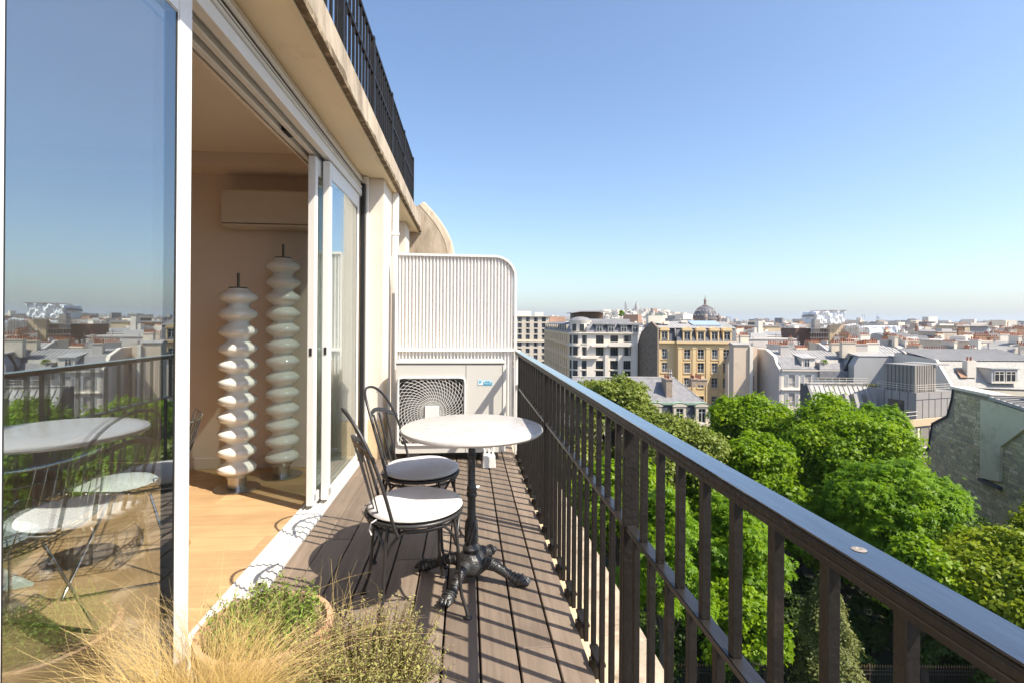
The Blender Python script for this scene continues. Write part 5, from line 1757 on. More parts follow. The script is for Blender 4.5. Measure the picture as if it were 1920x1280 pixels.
def town_house(cx, cy, w, dp, ze, zr, rot, wm, kind, near, row, nth):
    lab = '%s walled %s roofed house, %s from the left in the %s row of rooftops' % (WORD[wm.name], kind, ORD[nth], ORD[row])
    t = croot('town_house', lab, 'house', cx, cy, rot, 'crowded rooftops')
    ze, zr = zl(ze), zl(zr)
    if kind == 'flat':
        MB().box(-w / 2, w / 2, 0, dp, 0, zr).build('wall', wm, t)
        MB().box(-w / 2 - 0.2, w / 2 + 0.2, -0.2, dp + 0.2, zr + 0.003, zr + 0.3).build('parapet', W_beige, t)
        MB().box(-w * .2, w * .1, dp * .3, dp * .6, zr + 0.3, zr + rg_.uniform(1.2, 2.6)).build('roof_plant', rg_.choice([W_white, W_grey]), t)
    else:
        rm = Z_zinc if kind == 'zinc' else Z_slate2
        MB().box(-w / 2, w / 2, 0, dp, 0, ze).build('wall', wm, t)
        k1 = rg_.uniform(0.8, 1.6)
        zb = ze + (zr - ze) * 0.6
        prof = [(-0.15, ze + 0.003), (k1, zb), (dp / 2, zr), (dp - k1, zb), (dp + 0.15, ze + 0.003)]
        MB().prism(prof[::-1], 'x', -w / 2 + 0.01, w / 2 - 0.01).build('roof', rm, t)
        if near:
            sm = MB()
            n = int(w / 0.75)
            seams(sm, (-w / 2 + .3, k1, zb), (w / 2 - .3, k1, zb), (w / 2 - .3, dp / 2, zr), (-w / 2 + .3, dp / 2, zr), n, 0.03, 0.07)
            seams(sm, (w / 2 - .3, dp - k1, zb), (-w / 2 + .3, dp - k1, zb), (-w / 2 + .3, dp / 2, zr), (w / 2 - .3, dp / 2, zr), n, 0.03, 0.07)
            tag(sm.build('roof_seams', rm, t), kind='stuff')
        gp = [(0, 0)] + [(y, z + 0.32) for y, z in prof[1:4]] + [(dp, 0)]
        gp[1:1] = [(0, ze + 0.3)]
        gp[-1:-1] = [(dp, ze + 0.3)]
        pm = rg_.choice([W_white, W_beige, W_cream, W_peach, W_grey])
        for s_ in (-1, 1):
            if rg_.random() < 0.8:
                MB().prism(gp[::-1], 'x', s_ * w / 2 - 0.2, s_ * w / 2 + 0.2).build('party_wall', pm, t)
                for q in range(rg_.choice([1, 1, 2])):
                    l = rg_.uniform(1.6, 4.2)
                    yq = dp * rg_.uniform(0.2, 0.8)
                    zq = zb + (zr - zb) * (1 - abs(yq - dp / 2) / (dp / 2)) - 0.5
                    chimney(t, s_ * w / 2, yq, zq, 0.75, l, rg_.uniform(1.3, 2.6), int(l / 0.42), rg_.choice([pm, W_cream, Z_brick, W_white]), False, 'y')
        for q in range(rg_.choice([0, 1, 2, 3])):
            x = rg_.uniform(-w * .38, w * .38)
            dm = MB().box(x - 0.6, x + 0.6, 0.1, 2.6, ze + 0.25, ze + 0.25 + min(1.5, (zb - ze) * 0.8)).build('dormer', W_white, t)
            MB().box(x - 0.42, x + 0.42, 0.06, 0.098, ze + 0.4, ze + 0.4 + min(1.2, (zb - ze) * 0.6)).build('dormer_pane', Z_dark, dm)
        if rg_.random() < 0.5:
            l = rg_.uniform(1.6, 3.5)
            chimney(t, rg_.uniform(-w * .3, w * .3), dp * .55, zr - 1.0, l, 0.75, rg_.uniform(1.8, 2.8), int(l / 0.42), rg_.choice([W_cream, W_white, W_peach]), False, 'x')
    if near:
        for q in range(rg_.choice([1, 2, 3])):
            x, y = rg_.uniform(-w * .42, w * .42), dp * rg_.uniform(.3, .7)
            zq = (zr if kind == 'flat' else zr - 0.8)
            if rg_.random() < 0.5:
                hq = rg_.uniform(1.8, 3.6)
                MB().tube([(x, y, zq), (x, y, zq + hq)], 0.035, 5).box(x - 0.5, x + 0.5, y - 0.02, y + 0.02, zq + hq - 0.3, zq + hq - 0.26).box(x - 0.35, x + 0.35, y - 0.02, y + 0.02, zq + hq - 0.6, zq + hq - 0.56).build('aerial', Z_metal, t)
            else:
                MB().lathe([(0.16, 0), (0.16, 1.3), (0.26, 1.35), (0.2, 1.6), (0.0, 1.65)], 8, (x, y, zq)).build('vent_cowl', Z_zinc, t, smooth=40)
    if near and kind != 'flat':
        n = max(1, int(w / 3.2))
        for k in range(n):
            x = -w / 2 + w * (k + 0.5) / n
            for zz in (ze - 2.6, ze - 5.6):
                a, b_ = window_meshes(1.2, 2.0, 1, False)
                o = obj('window', a, Z_frame, t, (x, -0.035, zz))
                obj('pane', b_, Z_dark, o)
    return t


count = 0
for row, (d, step, pxa, pxb) in enumerate(((104, 12, 1470, 2150), (122, 13, 1385, 2150), (140, 14, 1375, 2150), (160, 14, 1370, 2150), (184, 15, 1365, 2150), (212, 16, 1362, 2150),
                          (245, 17, 1360, 2140), (285, 18, 1356, 2130), (335, 19, 1010, 2120), (395, 20, 1000, 2110), (465, 22, 1000, 2100), (550, 24, 1000, 2090))):
    nth = 0
    x = (pxa - 960) / 960 * d
    xe_ = (pxb - 960) / 960 * d
    while x < xe_:
        w = rg_.uniform(0.65, 1.35) * step
        rot = rg_.choice([0.0, 0.12, -0.3, 1.25, 1.5, 1.9, 0.5])
        dp = rg_.uniform(9, 13)
        px = 960 + (x + w / 2) / d * 960
        if d < 110 and px > 1700:
            zr = rg_.uniform(-6.5, -4.6)
        elif d < 150:
            zr = rg_.uniform(-5.0, -3.0)
        else:
            zr = rg_.uniform(-5.2, -1.6) + (d - 150) * 0.004
        if px < 1380:
            zr = min(zr, -1.5)
        if 130 < d < 230 and 1490 < px < 1710:
            zr = min(zr, -6.2 if d < 180 else -7.5)
        kind = rg_.choices(['zinc', 'slate', 'flat'], (7, 2, 2 if d > 130 else 0))[0]
        ze = zr - rg_.uniform(2.4, 4.2)
        # keep the wrapped building and named neighbours clear
        if not (185 < d < 225 and 1500 < px < 1700) and not (d < 112 and 1360 < px < 1480):
            town_house(x + w / 2, d + rg_.uniform(-3, 6), w, dp, ze, zr, rot, rg_.choice(W_list), kind, d < 215, row, nth)
            nth += 1
        x += w + rg_.uniform(-1, 3)

# a few singled-out roofs
S11 = 165 / 960.0
tw = croot('white_slab_tower', 'slim white concrete chimney tower rising above the rooftops left of the scaffolding', 'tower', (1426 - 960) * S11, 165)
MB().box(-0.75, 0.75, 0, 2.4, 0, zl(CAMZ - (596 - 602) * S11)).build('shaft', W_white, tw, bevel=0.05)
MB().box(-1.9, -0.76, 0.2, 2.0, 0, zl(CAMZ - (611 - 602) * S11)).build('side_shaft', W_white, tw, bevel=0.05)
MB().box(-0.95, 0.95, -0.2, 2.6, zl(CAMZ - (596 - 602) * S11) + 0.003, zl(CAMZ - (596 - 602) * S11) + 0.3).build('cap', W_beige, tw)
ln = croot('long_tan_block', 'long low tan wall of a big block behind the white slab tower', 'building', (1382 - 960) * 260 / 960, 260)
MB().box(0, 22, 0, 18, 0, zl(-0.4)).build('wall', W_tan, ln)
MB().box(-0.4, 22.4, -0.4, 18.4, zl(-0.397), zl(0.1)).build('parapet', W_grey, ln)
MB().box(10, 15, 5, 10, zl(0.1), zl(1.5)).build('roof_plant', Z_dark, ln)
ln = croot('long_tan_block', 'long tan wall of a big block right of the white wrapped building', 'building', (1682 - 960) * 250 / 960, 250)
MB().box(0, 27, 0, 18, 0, zl(-5.0)).build('wall', W_tan, ln)
MB().box(-0.4, 27.4, -0.4, 18.4, zl(-4.997), zl(-4.5)).build('parapet', W_grey, ln)
MB().box(17.5, 19.2, -0.6, 4, 0, zl(-3.0)).build('pier', W_beige, ln)
ln = croot('brown_rooftop_block', 'brown panelled rooftop storey with grey louvres standing above the right rooftops', 'building', (1794 - 960) * 235 / 960, 235)
MB().box(0, 6.0, 0, 12, 0, zl(0.4)).build('left_wing', W_tan, ln)
MB().box(0.4, 1.6, -0.1, -0.003, zl(-2.8), zl(-0.2)).box(2.2, 3.6, -0.1, -0.003, zl(-2.8), zl(-0.2)).build('opening', Z_dark, ln)
MB().box(6.003, 15.5, 0.8, 12, 0, zl(0.3)).build('right_wing', W_grey, ln)
for k in range(8):
    MB().box(6.2, 13.5, 0.7, 0.797, zl(-2.6 + 0.33 * k), zl(-2.45 + 0.33 * k)).build('louvre', W_beige, ln)
MB().box(-0.3, 15.8, -0.3, 12.3, zl(0.403), zl(0.65)).build('flat_roof', W_beige, ln)

# ------------------------------------------------------------------ building wrapped in white sheeting, with scaffolding
S12 = 200 / 960.0
M_wrap = mat('white_plastic_sheeting', (0.80, 0.81, 0.82), 0.45, 0.06, 0.8, bump=0.6, bscale=2.5)


def zw(py):
    return zl(CAMZ - (py - 602) * S12)


wr = croot('wrapped_building', 'building under repair wrapped in rumpled white plastic sheeting with scaffolding', 'building', (1530 - 960) * S12, 200)


def wrap(x0, x1, y0, y1, z0, z1, slope=0.0, seed=1, name='sheeting'):
    r_ = random.Random(seed)
    mb = MB()
    nx, nz = 44, 22
    ph = [r_.uniform(0, 6.3) for _ in range(8)]

    def disp(u, v_):
        return 0.75 * noise.noise((u * 5 + ph[0], v_ * 2.2, ph[1])) + 0.45 * noise.noise((u * 14 + ph[2], v_ * 3.5, ph[3])) + 0.15 * noise.noise((u * 30, v_ * 10, ph[4]))
    g = []
    per = [(x0, y1), (x0, y0), (x1, y0), (x1, y1)]
    cols_ = []
    for (a, b_), n_ in zip(zip(per[:-1], per[1:]), (14, nx, 14)):
        for k in range(n_):
            f = k / n_
            nx_, ny_ = (a[1] - b_[1]), (b_[0] - a[0])
            ln_ = math.hypot(nx_, ny_)
            cols_.append((a[0] + (b_[0] - a[0]) * f, a[1] + (b_[1] - a[1]) * f, -nx_ / ln_, -ny_ / ln_))
    cols_.append((x1, y1, 1, 0))
    m_ = len(cols_)
    for i, (x, y, ax, ay) in enumerate(cols_):
        for j in range(nz + 1):
            u, v_ = i / m_ * 3, j / nz
            dd_ = disp(u, v_) * (1 - 0.5 * (j in (0, nz)))
            zt_ = z1 + slope * (x - x0) / (x1 - x0)
            mb.v.append((x + ax * dd_, y + ay * dd_, z0 + (zt_ - z0) * v_ + 0.15 * math.sin(u * 14 + ph[5])))
    for i in range(m_ - 1):
        for j in range(nz):
            a = i * (nz + 1) + j
            mb.f.append((a, a + nz + 1, a + nz + 2, a + 1))
    topi = [i * (nz + 1) + nz for i in range(m_)]
    mb.f.append(tuple(topi))
    return mb.build(name, M_wrap, wr, smooth=85)


def wx(px):
    return (px - 1530) * S12


wrap(wx(1530), wx(1584), 0, 9, zw(602), zw(581), 0.8, 4)
MB().prism([(wx(1526), zw(588)), (wx(1546), zw(577.5)), (wx(1586), zw(577)), (wx(1586), zw(578.6)), (wx(1546), zw(579)), (wx(1526), zw(589.6))], 'y', -0.35, 8.6).build('temporary_roof', Z_panel, wr)
wrap(wx(1618), wx(1681), -2, 9, zw(644), zw(607.5), 0.2, 9)
wrap(wx(1588), wx(1606), -1, 4, zw(646), zw(606), 0.6, 12)
wrap(wx(1572), wx(1586), -2, 2, zw(640), zw(622), -0.8, 15)
MB().box(wx(1500), wx(1690), 3, 14, 0, zw(612)).build('wall', mat('dark_brown_brick', (0.14, 0.085, 0.065), 0.9, 0.2, 0.8), wr)
MB().box(wx(1560), wx(1600), 1.4, 2.9, 0, zw(605)).build('wall', W_tan, wr)
MB().box(wx(1526), wx(1536), -0.6, 2, zw(620), zw(595)).build('hoist_box', Z_panel, wr)
pole = MB().tube([(0, 0, 0), (0, 0, 1)], 0.055, 5).mesh('scaffold_pole')
for k in range(24):
    px = 1514 + k * 4.6
    z0p, z1p = zw(650), zw(rnd.choice([600, 598, 603, 596]))
    if px < 1596 or rnd.random() < .8:
        o = obj('scaffold_pole', pole, Z_metal, wr, (wx(px), -2.6, z0p))
        o.scale = (1, 1, z1p - z0p)
for py in (598.5, 604, 611, 619, 628):
    o = obj('scaffold_pole', pole, Z_metal, wr, (wx(1512), -2.55, zw(py)))
    o.rotation_euler = (0, R(90), 0)
    o.scale = (1, 1, wx(1622) - wx(1512))
for py in (605, 612, 620, 629):
    MB().box(wx(1514), wx(1618), -2.5, -1.2, zw(py) - 0.06, zw(py)).build('scaffold_deck', W_tan, wr)
for px in (1623, 1627):
    o = obj('scaffold_pole', pole, mat('red_white_mast', (0.5, 0.2, 0.17), 0.6, 0.2, 2), wr, (wx(px), 2, zw(612)))
    o.scale = (1.3, 1.3, zw(584) - zw(612))

# ------------------------------------------------------------------ domed church
S13 = 660 / 960.0
ch = croot('domed_church', 'domed church with ribbed grey cupola, lantern and corner turrets on the skyline', 'church', (1322 - 960) * S13, 660)


def zc_(py):
    return zl(CAMZ - (py - 602) * S13)


M_dome = mat('grey_dome_lead', (0.10, 0.105, 0.125), 0.6, 0.2, 0.2)
M_domest = mat('brown_church_stone', (0.24, 0.19, 0.165), 0.9, 0.15, 0.2)
R0 = 14.0
dome = [(R0 * math.cos(R(90) * k / 12) ** 0.9 if k < 12 else 1.6, zc_(594) + (zc_(571) - zc_(594)) * math.sin(R(90) * k / 12)) for k in range(13)]
MB().lathe(dome, 32).build('cupola', M_dome, ch, smooth=40)
for k in range(16):
    a = 2 * math.pi * k / 16
    MB().tube([((r_ + 0.12) * math.cos(a), (r_ + 0.12) * math.sin(a), z) for r_, z in dome], 0.26, 5).build('rib', M_domest, ch)
for k in range(16):
    a = 2 * math.pi * (k + 0.5) / 16
    for f, s_ in ((2.2, 1.0), (5, 0.8)):
        i = int(f)
        r_, z = dome[i]
        MB().box(-0.9 * s_, 0.9 * s_, -0.5, 0.5, -0.9 * s_, 0.9 * s_).xform(Matrix.Translation(((r_ + .1) * math.cos(a), (r_ + .1) * math.sin(a), z)) @ Matrix.Rotation(a + math.pi / 2, 4, 'Z')).build('lucarne', W_cream, ch)
MB().lathe([(R0 + 0.6, 0), (R0 + 0.6, zc_(596)), (R0 + 1.5, zc_(595.6)), (R0 + 1.5, zc_(594)), (R0, zc_(593.9))], 32).build('drum', M_domest, ch, smooth=30)
MB().lathe([(3.4, zc_(571.5)), (3.6, zc_(570)), (1.7, zc_(569)), (1.6, zc_(562)), (2.2, zc_(561.5)), (1.3, zc_(559)), (0.4, zc_(556)), (0.12, zc_(551)), (0, zc_(551))], 12).build('lantern', M_domest, ch, smooth=30)
for k in range(4):
    a = R(-20) + R(90) * k
    x, y = (R0 + 2.5) * math.cos(a), (R0 + 2.5) * math.sin(a)
    MB().lathe([(2.6, 0), (2.6, zc_(594)), (3.0, zc_(593.5)), (2.4, zc_(590)), (1.2, zc_(587.5)), (0.5, zc_(587)), (0.3, zc_(584.5)), (0, zc_(584.5))], 14, (x, y, 0)).build('turret', M_domest, ch, smooth=30)

# ------------------------------------------------------------------ hill with the white basilica
dH = 2650.0
S14 = dH / 960.0
hl = MB()
NX, NY = 48, 16
hw, hd = 900.0, 500.0


def hill_z(u, v_):
    return 74.0 * math.exp(-((u * 2.3) ** 2)) * math.exp(-((v_ * 1.7) ** 2)) + 10 * math.exp(-((u - .35) * 3) ** 2) * math.exp(-((v_ * 2) ** 2))


for i in range(NX + 1):
    for j in range(NY + 1):
        u, v_ = -1 + 2 * i / NX, -1 + 2 * j / NY
        hl.v.append((u * hw, v_ * hd, hill_z(u, v_) - 4))
for i in range(NX):
    for j in range(NY):
        a = i * (NY + 1) + j
        hl.f.append((a, a + NY + 1, a + NY + 2, a + 1))
h_ = hl.build('hill', mat('wooded_hill', (0.06, 0.08, 0.04), 0.95, 0.3, 0.01), None, smooth=60)
h_.location = city((1185 - 960) * S14, dH, GROUND)
h_.rotation_euler = (0, 0, -TH)
tag(h_, kind='structure')
W_far = mat('pale_far_stone', (0.36, 0.33, 0.315), 0.9, 0.1, 0.05)
ba = croot('hilltop_basilica', 'white basilica with egg-shaped domes and tall bell tower on the distant hill', 'church', (1194 - 960) * S14, dH)


def zb_(py):
    return zl(CAMZ - (py - 602) * S14)


MB().box(-22, 22, -16, 30, zb_(598), zb_(584)).prism([(-16, zb_(584)), (16, zb_(584)), (0, zb_(580))], 'y', -17, -8).build('nave', W_far, ba)


def egg(x, y, r_, z0q, z1q, nm):
    h = z1q - z0q
    MB().lathe([(r_, z0q - h * 0.5), (r_, z0q), (r_ * 1.06, z0q + 0.02 * h), (r_ * 1.0, z0q + .2 * h), (r_ * .86, z0q + .42 * h), (r_ * .6, z0q + .64 * h), (r_ * .32, z0q + .78 * h), (r_ * .2, z0q + .8 * h), (r_ * .2, z0q + .9 * h), (0, z0q + h)], 16, (x, y, 0)).build(nm, W_far, ba, smooth=35)


egg(0, 6, 11.5, zb_(581), zb_(562), 'main_dome')
for x in (-17, 17):
    egg(x, -6, 5.6, zb_(586), zb_(575), 'small_dome')
    egg(x * 0.9, 20, 5.6, zb_(586), zb_(576), 'small_dome')
MB().box(-5.2, 5.2, 38, 48, zb_(598), zb_(570)).xform(Matrix.Translation((-48, 0, 0))).build('bell_tower', W_far, ba)
MB().lathe([(5.2, zb_(570)), (4.6, zb_(566.5)), (2.6, zb_(564)), (0.8, zb_(562.5)), (0, zb_(561))], 12, (-48, 43, 0)).build('bell_tower_cap', W_far, ba, smooth=35)
wt = croot('water_tower', 'small pale tower with a pointed cap on the hill left of the basilica', 'tower', (1149.5 - 960) * S14, dH + 20)
MB().lathe([(5, zb_(597)), (5, zb_(583)), (6, zb_(582.5)), (3, zb_(579)), (0.8, zb_(577)), (0, zb_(573))], 12).build('shaft', W_far, wt, smooth=35)
MB().lathe([(6.5, zb_(584)), (6.5, zb_(583.2)), (5, zb_(583.1))], 12).build('gallery', W_far, wt)

# ------------------------------------------------------------------ far districts that read as one mass
rf_ = np.random.RandomState(5)
V, F, MI = [], [], []


def far_box(cx, cy, w, dp, z0q, z1q, rot, mi):
    c, s = math.cos(rot), math.sin(rot)
    i = len(V)
    for z in (z0q, z1q):
        for ax, ay in ((-w / 2, -dp / 2), (w / 2, -dp / 2), (w / 2, dp / 2), (-w / 2, dp / 2)):
            p = city(cx + ax * c - ay * s, cy + ax * s + ay * c, z)
            V.append(tuple(p))
    for q in ((4, 5, 6, 7), (0, 1, 5, 4), (1, 2, 6, 5), (2, 3, 7, 6), (3, 0, 4, 7)):
        F.append(tuple(i + t for t in q))
        MI.append(mi)


for k in range(5200):
    f = rf_.rand()
    d = 600 * (7500 / 600) ** (f ** 0.85)
    px = rf_.uniform(880, 2200)
    if d < 680 and 1285 < px < 1360:
        continue
    w, dp = rf_.uniform(9, 26), rf_.uniform(9, 22)
    if d > 2500:
        w *= 2.0
    zt = rf_.uniform(-7, 0.5) + (rf_.rand() ** 10) * 16 + max(0, d - 1500) * 0.0012
    x = (px - 960) / 960 * d
    if 1900 < d < 3300:
        u, v_ = (x - (1185 - 960) * S14) / hw, (d - dH) / hd
        if abs(u) < 1 and abs(v_) < 1:
            zt += hill_z(u, v_) - 4
    mi = rf_.choice(6, p=[.3, .2, .16, .16, .1, .08])
    far_box(x, d, w, dp, GROUND - 2, zt, rf_.uniform(0, 1.5), mi)
    if d < 1500 and rf_.rand() < 0.6:
        far_box(x + rf_.uniform(-w, w) * .4, d, rf_.uniform(2, 5), 1.0, zt - 1, zt + rf_.uniform(0.8, 2.2), rf_.uniform(0, 1.5), 5 if rf_.rand() < .5 else 1)
for k in range(420):     # houses covering the hill
    u, v_ = rf_.normal(0, 0.3), rf_.uniform(-0.9, 0.1)
    if abs(u) < 0.95:
        x, y = u * hw + (1185 - 960) * S14, dH + v_ * hd
        zg = GROUND + hill_z(u, v_) - 4
        far_box(x, y, rf_.uniform(12, 28), rf_.uniform(10, 20), zg - 8, zg + rf_.uniform(8, 17), rf_.uniform(0, 1.5), rf_.choice(6, p=[.45, .25, .15, .1, .03, .02]))
me = bpy.data.meshes.new('distant_city')
me.from_pydata(V, [], F)
for m_ in (W_white, W_cream, W_beige, Z_zinc, Z_slate2, Z_brick):
    me.materials.append(m_)
me.polygons.foreach_set('material_index', MI)
tag(obj('distant_city', me, None), 'hazy mass of far rooftops stretching to the horizon', 'city', kind='stuff')
# towers on the horizon, one by one
tl_ = [(1628.5, 7000, 8, 604, 597, 'radio'), (1758, 7200, 11, 604, 593, ''), (1740, 7400, 8, 604, 597, ''), (1723, 7500, 20, 604, 599, ''), (1783, 7300, 10, 604, 598, ''), (1798, 7300, 10, 604, 597.5, ''),
       (1817, 7600, 19, 604, 599.5, ''), (1866, 7400, 9, 604, 599, ''), (1896, 7000, 34, 605, 598.5, ''), (1367, 6200, 8, 604, 591, ''), (1358, 6400, 7, 604, 596, ''), (1845, 7400, 12, 604, 601, '')]
M_far = mat('far_tower_haze_tint', (0.30, 0.36, 0.45), 0.5, 0.1, 0.01)  # blue of the distance haze painted into the tower colour
names = ['wide low', 'broad', 'narrow', 'long low', 'slim', 'plain', 'squat', 'slender', 'very long slab', 'tallest', 'short', 'pale']
for k, (px, d, wpx, pb_, pt_, q) in enumerate(tl_):
    s_ = d / 960.0
    if q == 'radio':
        t = croot('radio_tower', 'tiny flared radio tower on the horizon right of the scaffolding', 'tower', (1646 - 960) * s_, d)
        MB().lathe([(8, 0), (6, zl(CAMZ - (594 - 602) * s_)), (24, zl(CAMZ - (590.5 - 602) * s_)), (24, zl(CAMZ - (589 - 602) * s_)), (6, zl(CAMZ - (587.5 - 602) * s_)), (2, zl(CAMZ - (582 - 602) * s_)), (0, zl(CAMZ - (582 - 602) * s_))], 10).build('shaft', M_far, t, smooth=30)
        MB().lathe([(12, 0), (10, 30), (6, 40)], 8).build('base', M_far, t)
        continue
    t = croot('horizon_tower', 'blue grey tower block on the far horizon, %s' % ('left of the domed church' if px < 1300 else ('beside the domed church, the taller' if k == 9 else 'beside the domed church, the lower') if px < 1400 else
              ('tallest of the row at the right' if k == 1 else 'longest slab at the far right' if k == 8 else '%s of the low row at right' % ORD[k])), 'tower', (px - 960) * s_, d,
              0.0, 'towers on the horizon')
    w = wpx * s_
    MB().box(-w / 2, w / 2, 0, 40, 0, zl(CAMZ - (pt_ - 602) * s_)).build('shaft', M_far, t)
    MB().box(-w / 4, w / 5, 5, 30, zl(CAMZ - (pt_ - 602) * s_), zl(CAMZ - (pt_ - 602.8) * s_)).build('roof_plant', M_far, t)
# ------------------------------------------------------------------ trees of the garden
L_bright = leaf_mat('fresh_green_leaves', ((0.075, 0.16, 0.003), (0.195, 0.325, 0.005), (0.37, 0.485, 0.010)), 0.5)
L_chest = leaf_mat('chestnut_leaves', ((0.065, 0.155, 0.003), (0.165, 0.305, 0.005), (0.315, 0.455, 0.010)), 0.5)
L_pale = leaf_mat('linden_leaves', ((0.12, 0.16, 0.02), (0.21, 0.26, 0.035), (0.38, 0.40, 0.10)), 0.40)
L_yellow = leaf_mat('maple_leaves', ((0.13, 0.20, 0.006), (0.25, 0.32, 0.01), (0.42, 0.46, 0.025)), 0.48)
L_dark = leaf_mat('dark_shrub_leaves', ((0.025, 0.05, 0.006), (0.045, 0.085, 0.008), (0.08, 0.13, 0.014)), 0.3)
L_conifer = leaf_mat('yew_needles', ((0.085, 0.105, 0.025), (0.16, 0.18, 0.045), (0.28, 0.28, 0.09)), 0.3)
M_bark = mat('tree_bark', (0.085, 0.062, 0.045), 0.95, 0.35, 4, bump=0.8, bscale=14, stretch=(1, 1, 0.3))


def unit(a):
    return a / np.maximum(np.linalg.norm(a, axis=1, keepdims=True), 1e-9)


def leaf_mesh(name, pos, nrm, size, rng, aspect=0.62, fold=0.18, leaflets=1):
    """Many leaf-shaped faces: a folded rhombus each, or a fan of leaflets."""
    n = len(pos)
    rnd_v = unit(rng.normal(size=(n, 3)))
    t = unit(np.cross(nrm, rnd_v))
    b = np.cross(nrm, t)
    quads = []
    for k in range(leaflets):
        if leaflets > 1:
            an = (k - (leaflets - 1) / 2) * 0.95
            tk = t * math.cos(an) + b * math.sin(an)
            bk = -t * math.sin(an) + b * math.cos(an)
            sz = size * (1.0 - 0.12 * abs(k - (leaflets - 1) / 2))
        else:
            tk, bk, sz = t, b, size
        s = sz[:, None]
        p0 = pos
        tip = pos + tk * s - nrm * s * 0.22
        lf = pos + tk * s * 0.55 + bk * s * aspect * 0.5 + nrm * s * fold * 0.5
        rt_ = pos + tk * s * 0.55 - bk * s * aspect * 0.5 + nrm * s * fold * 0.5
        quads.append(np.stack([p0, lf, tip, rt_], axis=1))
    Q = np.concatenate(quads, axis=0)
    m = len(Q)
    me = bpy.data.meshes.new(name)
    me.vertices.add(m * 4)
    me.vertices.foreach_set('co', Q.reshape(-1).astype(np.float32))
    me.loops.add(m * 4)
    me.loops.foreach_set('vertex_index', np.arange(m * 4, dtype=np.int32))
    me.polygons.add(m)
    me.polygons.foreach_set('loop_start', np.arange(0, m * 4, 4, dtype=np.int32))
    me.update(calc_edges=True)
    return me


def crown_points(rng, rx, rz, n, lobes, lobe_r, flat=0.0):
    """Leaves on the outside of many lobes spread over an uneven ellipsoid, plus some inside."""
    d = unit(rng.normal(size=(lobes, 3)))
    d[:, 2] = np.where(d[:, 2] < -0.45, -d[:, 2], d[:, 2])
    rad = rng.uniform(0.62, 1.0, size=(lobes, 1))
    c = d * rad * np.array([[rx, rx, rz]]) * 0.82
    lr = rng.uniform(0.45, 1.3, size=lobes) * lobe_r
    w = lr ** 2
    pick = rng.choice(lobes, size=n, p=w / w.sum())
    dirs = unit(rng.normal(size=(n, 3)) + unit(c[pick] + 1e-6) * 0.85 + np.array([[0, 0, 0.55]]))
    shell = rng.uniform(0.72, 1.08, size=(n, 1)) ** 0.7
    inner = rng.rand(n, 1) < 0.10
    shell = np.where(inner, rng.uniform(0.2, 0.8, size=(n, 1)), shell)
    ph = rng.uniform(0, 6.28, size=(lobes, 3))[pick]
    tw = (np.sin(8.5 * dirs[:, :1] + ph[:, :1]) * np.sin(8.5 * dirs[:, 1:2] + ph[:, 1:2]) + np.sin(9.5 * dirs[:, 2:] + ph[:, 2:]) * np.sin(5 * dirs[:, :1] - ph[:, 1:2]))
    shell = shell * (1 + 0.17 * tw)
    stray = rng.rand(n, 1) < 0.05          # twigs that stick out of the outline
    shell = np.where(stray, shell * rng.uniform(1.1, 1.45, size=(n, 1)), shell)
    sq = np.array([[1.0, 1.0, 0.80 - flat]])
    pos = c[pick] + dirs * lr[pick][:, None] * shell * sq
    nrm = unit(dirs * 0.75 + np.array([[0, 0, 0.55]]) + rng.normal(size=(n, 3)) * 0.55)
    return pos, nrm, c


def tree(name, label, px, py, d, rx, rz, kind, seed, n=19000, cat='tree'):
    rng = np.random.RandomState(seed)
    rx, rz = rx * 1.16, rz * 1.12
    x, y, z = at(px, py, d)
    z -= 0.1 * rz
    t = croot(name, label, cat, x, y, rng.uniform(0, 6.28), 'trees in the garden')
    zc0 = zl(z)
    m_ = {'bright': L_bright, 'chest': L_chest, 'pale': L_pale, 'yellow': L_yellow, 'dark': L_dark}[kind]
    lobes = int(26 + rx * 9)
    lr = 0.26 * rx + 0.28
    leafl = 5 if kind == 'chest' else 1
    nn = int(n * (rx / 4.0) ** 1.6 * (0.62 if kind == 'chest' else 1.0)) + 2500
    pos, nrm, c = crown_points(rng, rx, rz, nn, lobes, lr)
    pos[:, 2] += zc0
    size = rng.uniform(0.6, 1.45, size=nn) * {'bright': 0.27, 'chest': 0.25, 'pale': 0.25, 'yellow': 0.27, 'dark': 0.22}[kind] * (0.75 + 0.25 * d / 45)
    if kind == 'chest':
        nrm = unit(nrm + np.array([[0, 0, 0.5]]))
    me = leaf_mesh('crown', pos, nrm, size, rng, 0.85 if kind != 'chest' else 0.42, 0.2, leafl)
    obj('crown', me, m_, t)
    tr_ = MB()
    tr0 = 0.06 * rx + 0.08
    tr_.tube([(0, 0, -0.1), (0.05, 0.02, zc0 * 0.25), (-0.05, 0.08, zc0 * 0.5), (0.05, 0, zc0 * 0.8), (0, 0, zc0 + rz * 0.3)], [tr0 * 1.35, tr0, tr0 * 0.85, tr0 * 0.6, tr0 * 0.2], 9)
    tr_.build('trunk', M_bark, t, smooth=60)
    for k in range(0, min(len(c), 14)):
        zz = zc0 * 0.55 + (zc0 + c[k][2] - zc0 * 0.55) * 0.25
        e = Vector((c[k][0], c[k][1], zc0 + c[k][2]))
        s_ = Vector((0, 0, max(zc0 * 0.45, zc0 - rz * 0.9)))
        mid = s_.lerp(e, 0.5) + Vector((0, 0, 0.3))
        MB().tube([s_, mid, e], [tr0 * 0.45, tr0 * 0.28, tr0 * 0.08], 6).build('limb', M_bark, t, smooth=60)
    return t


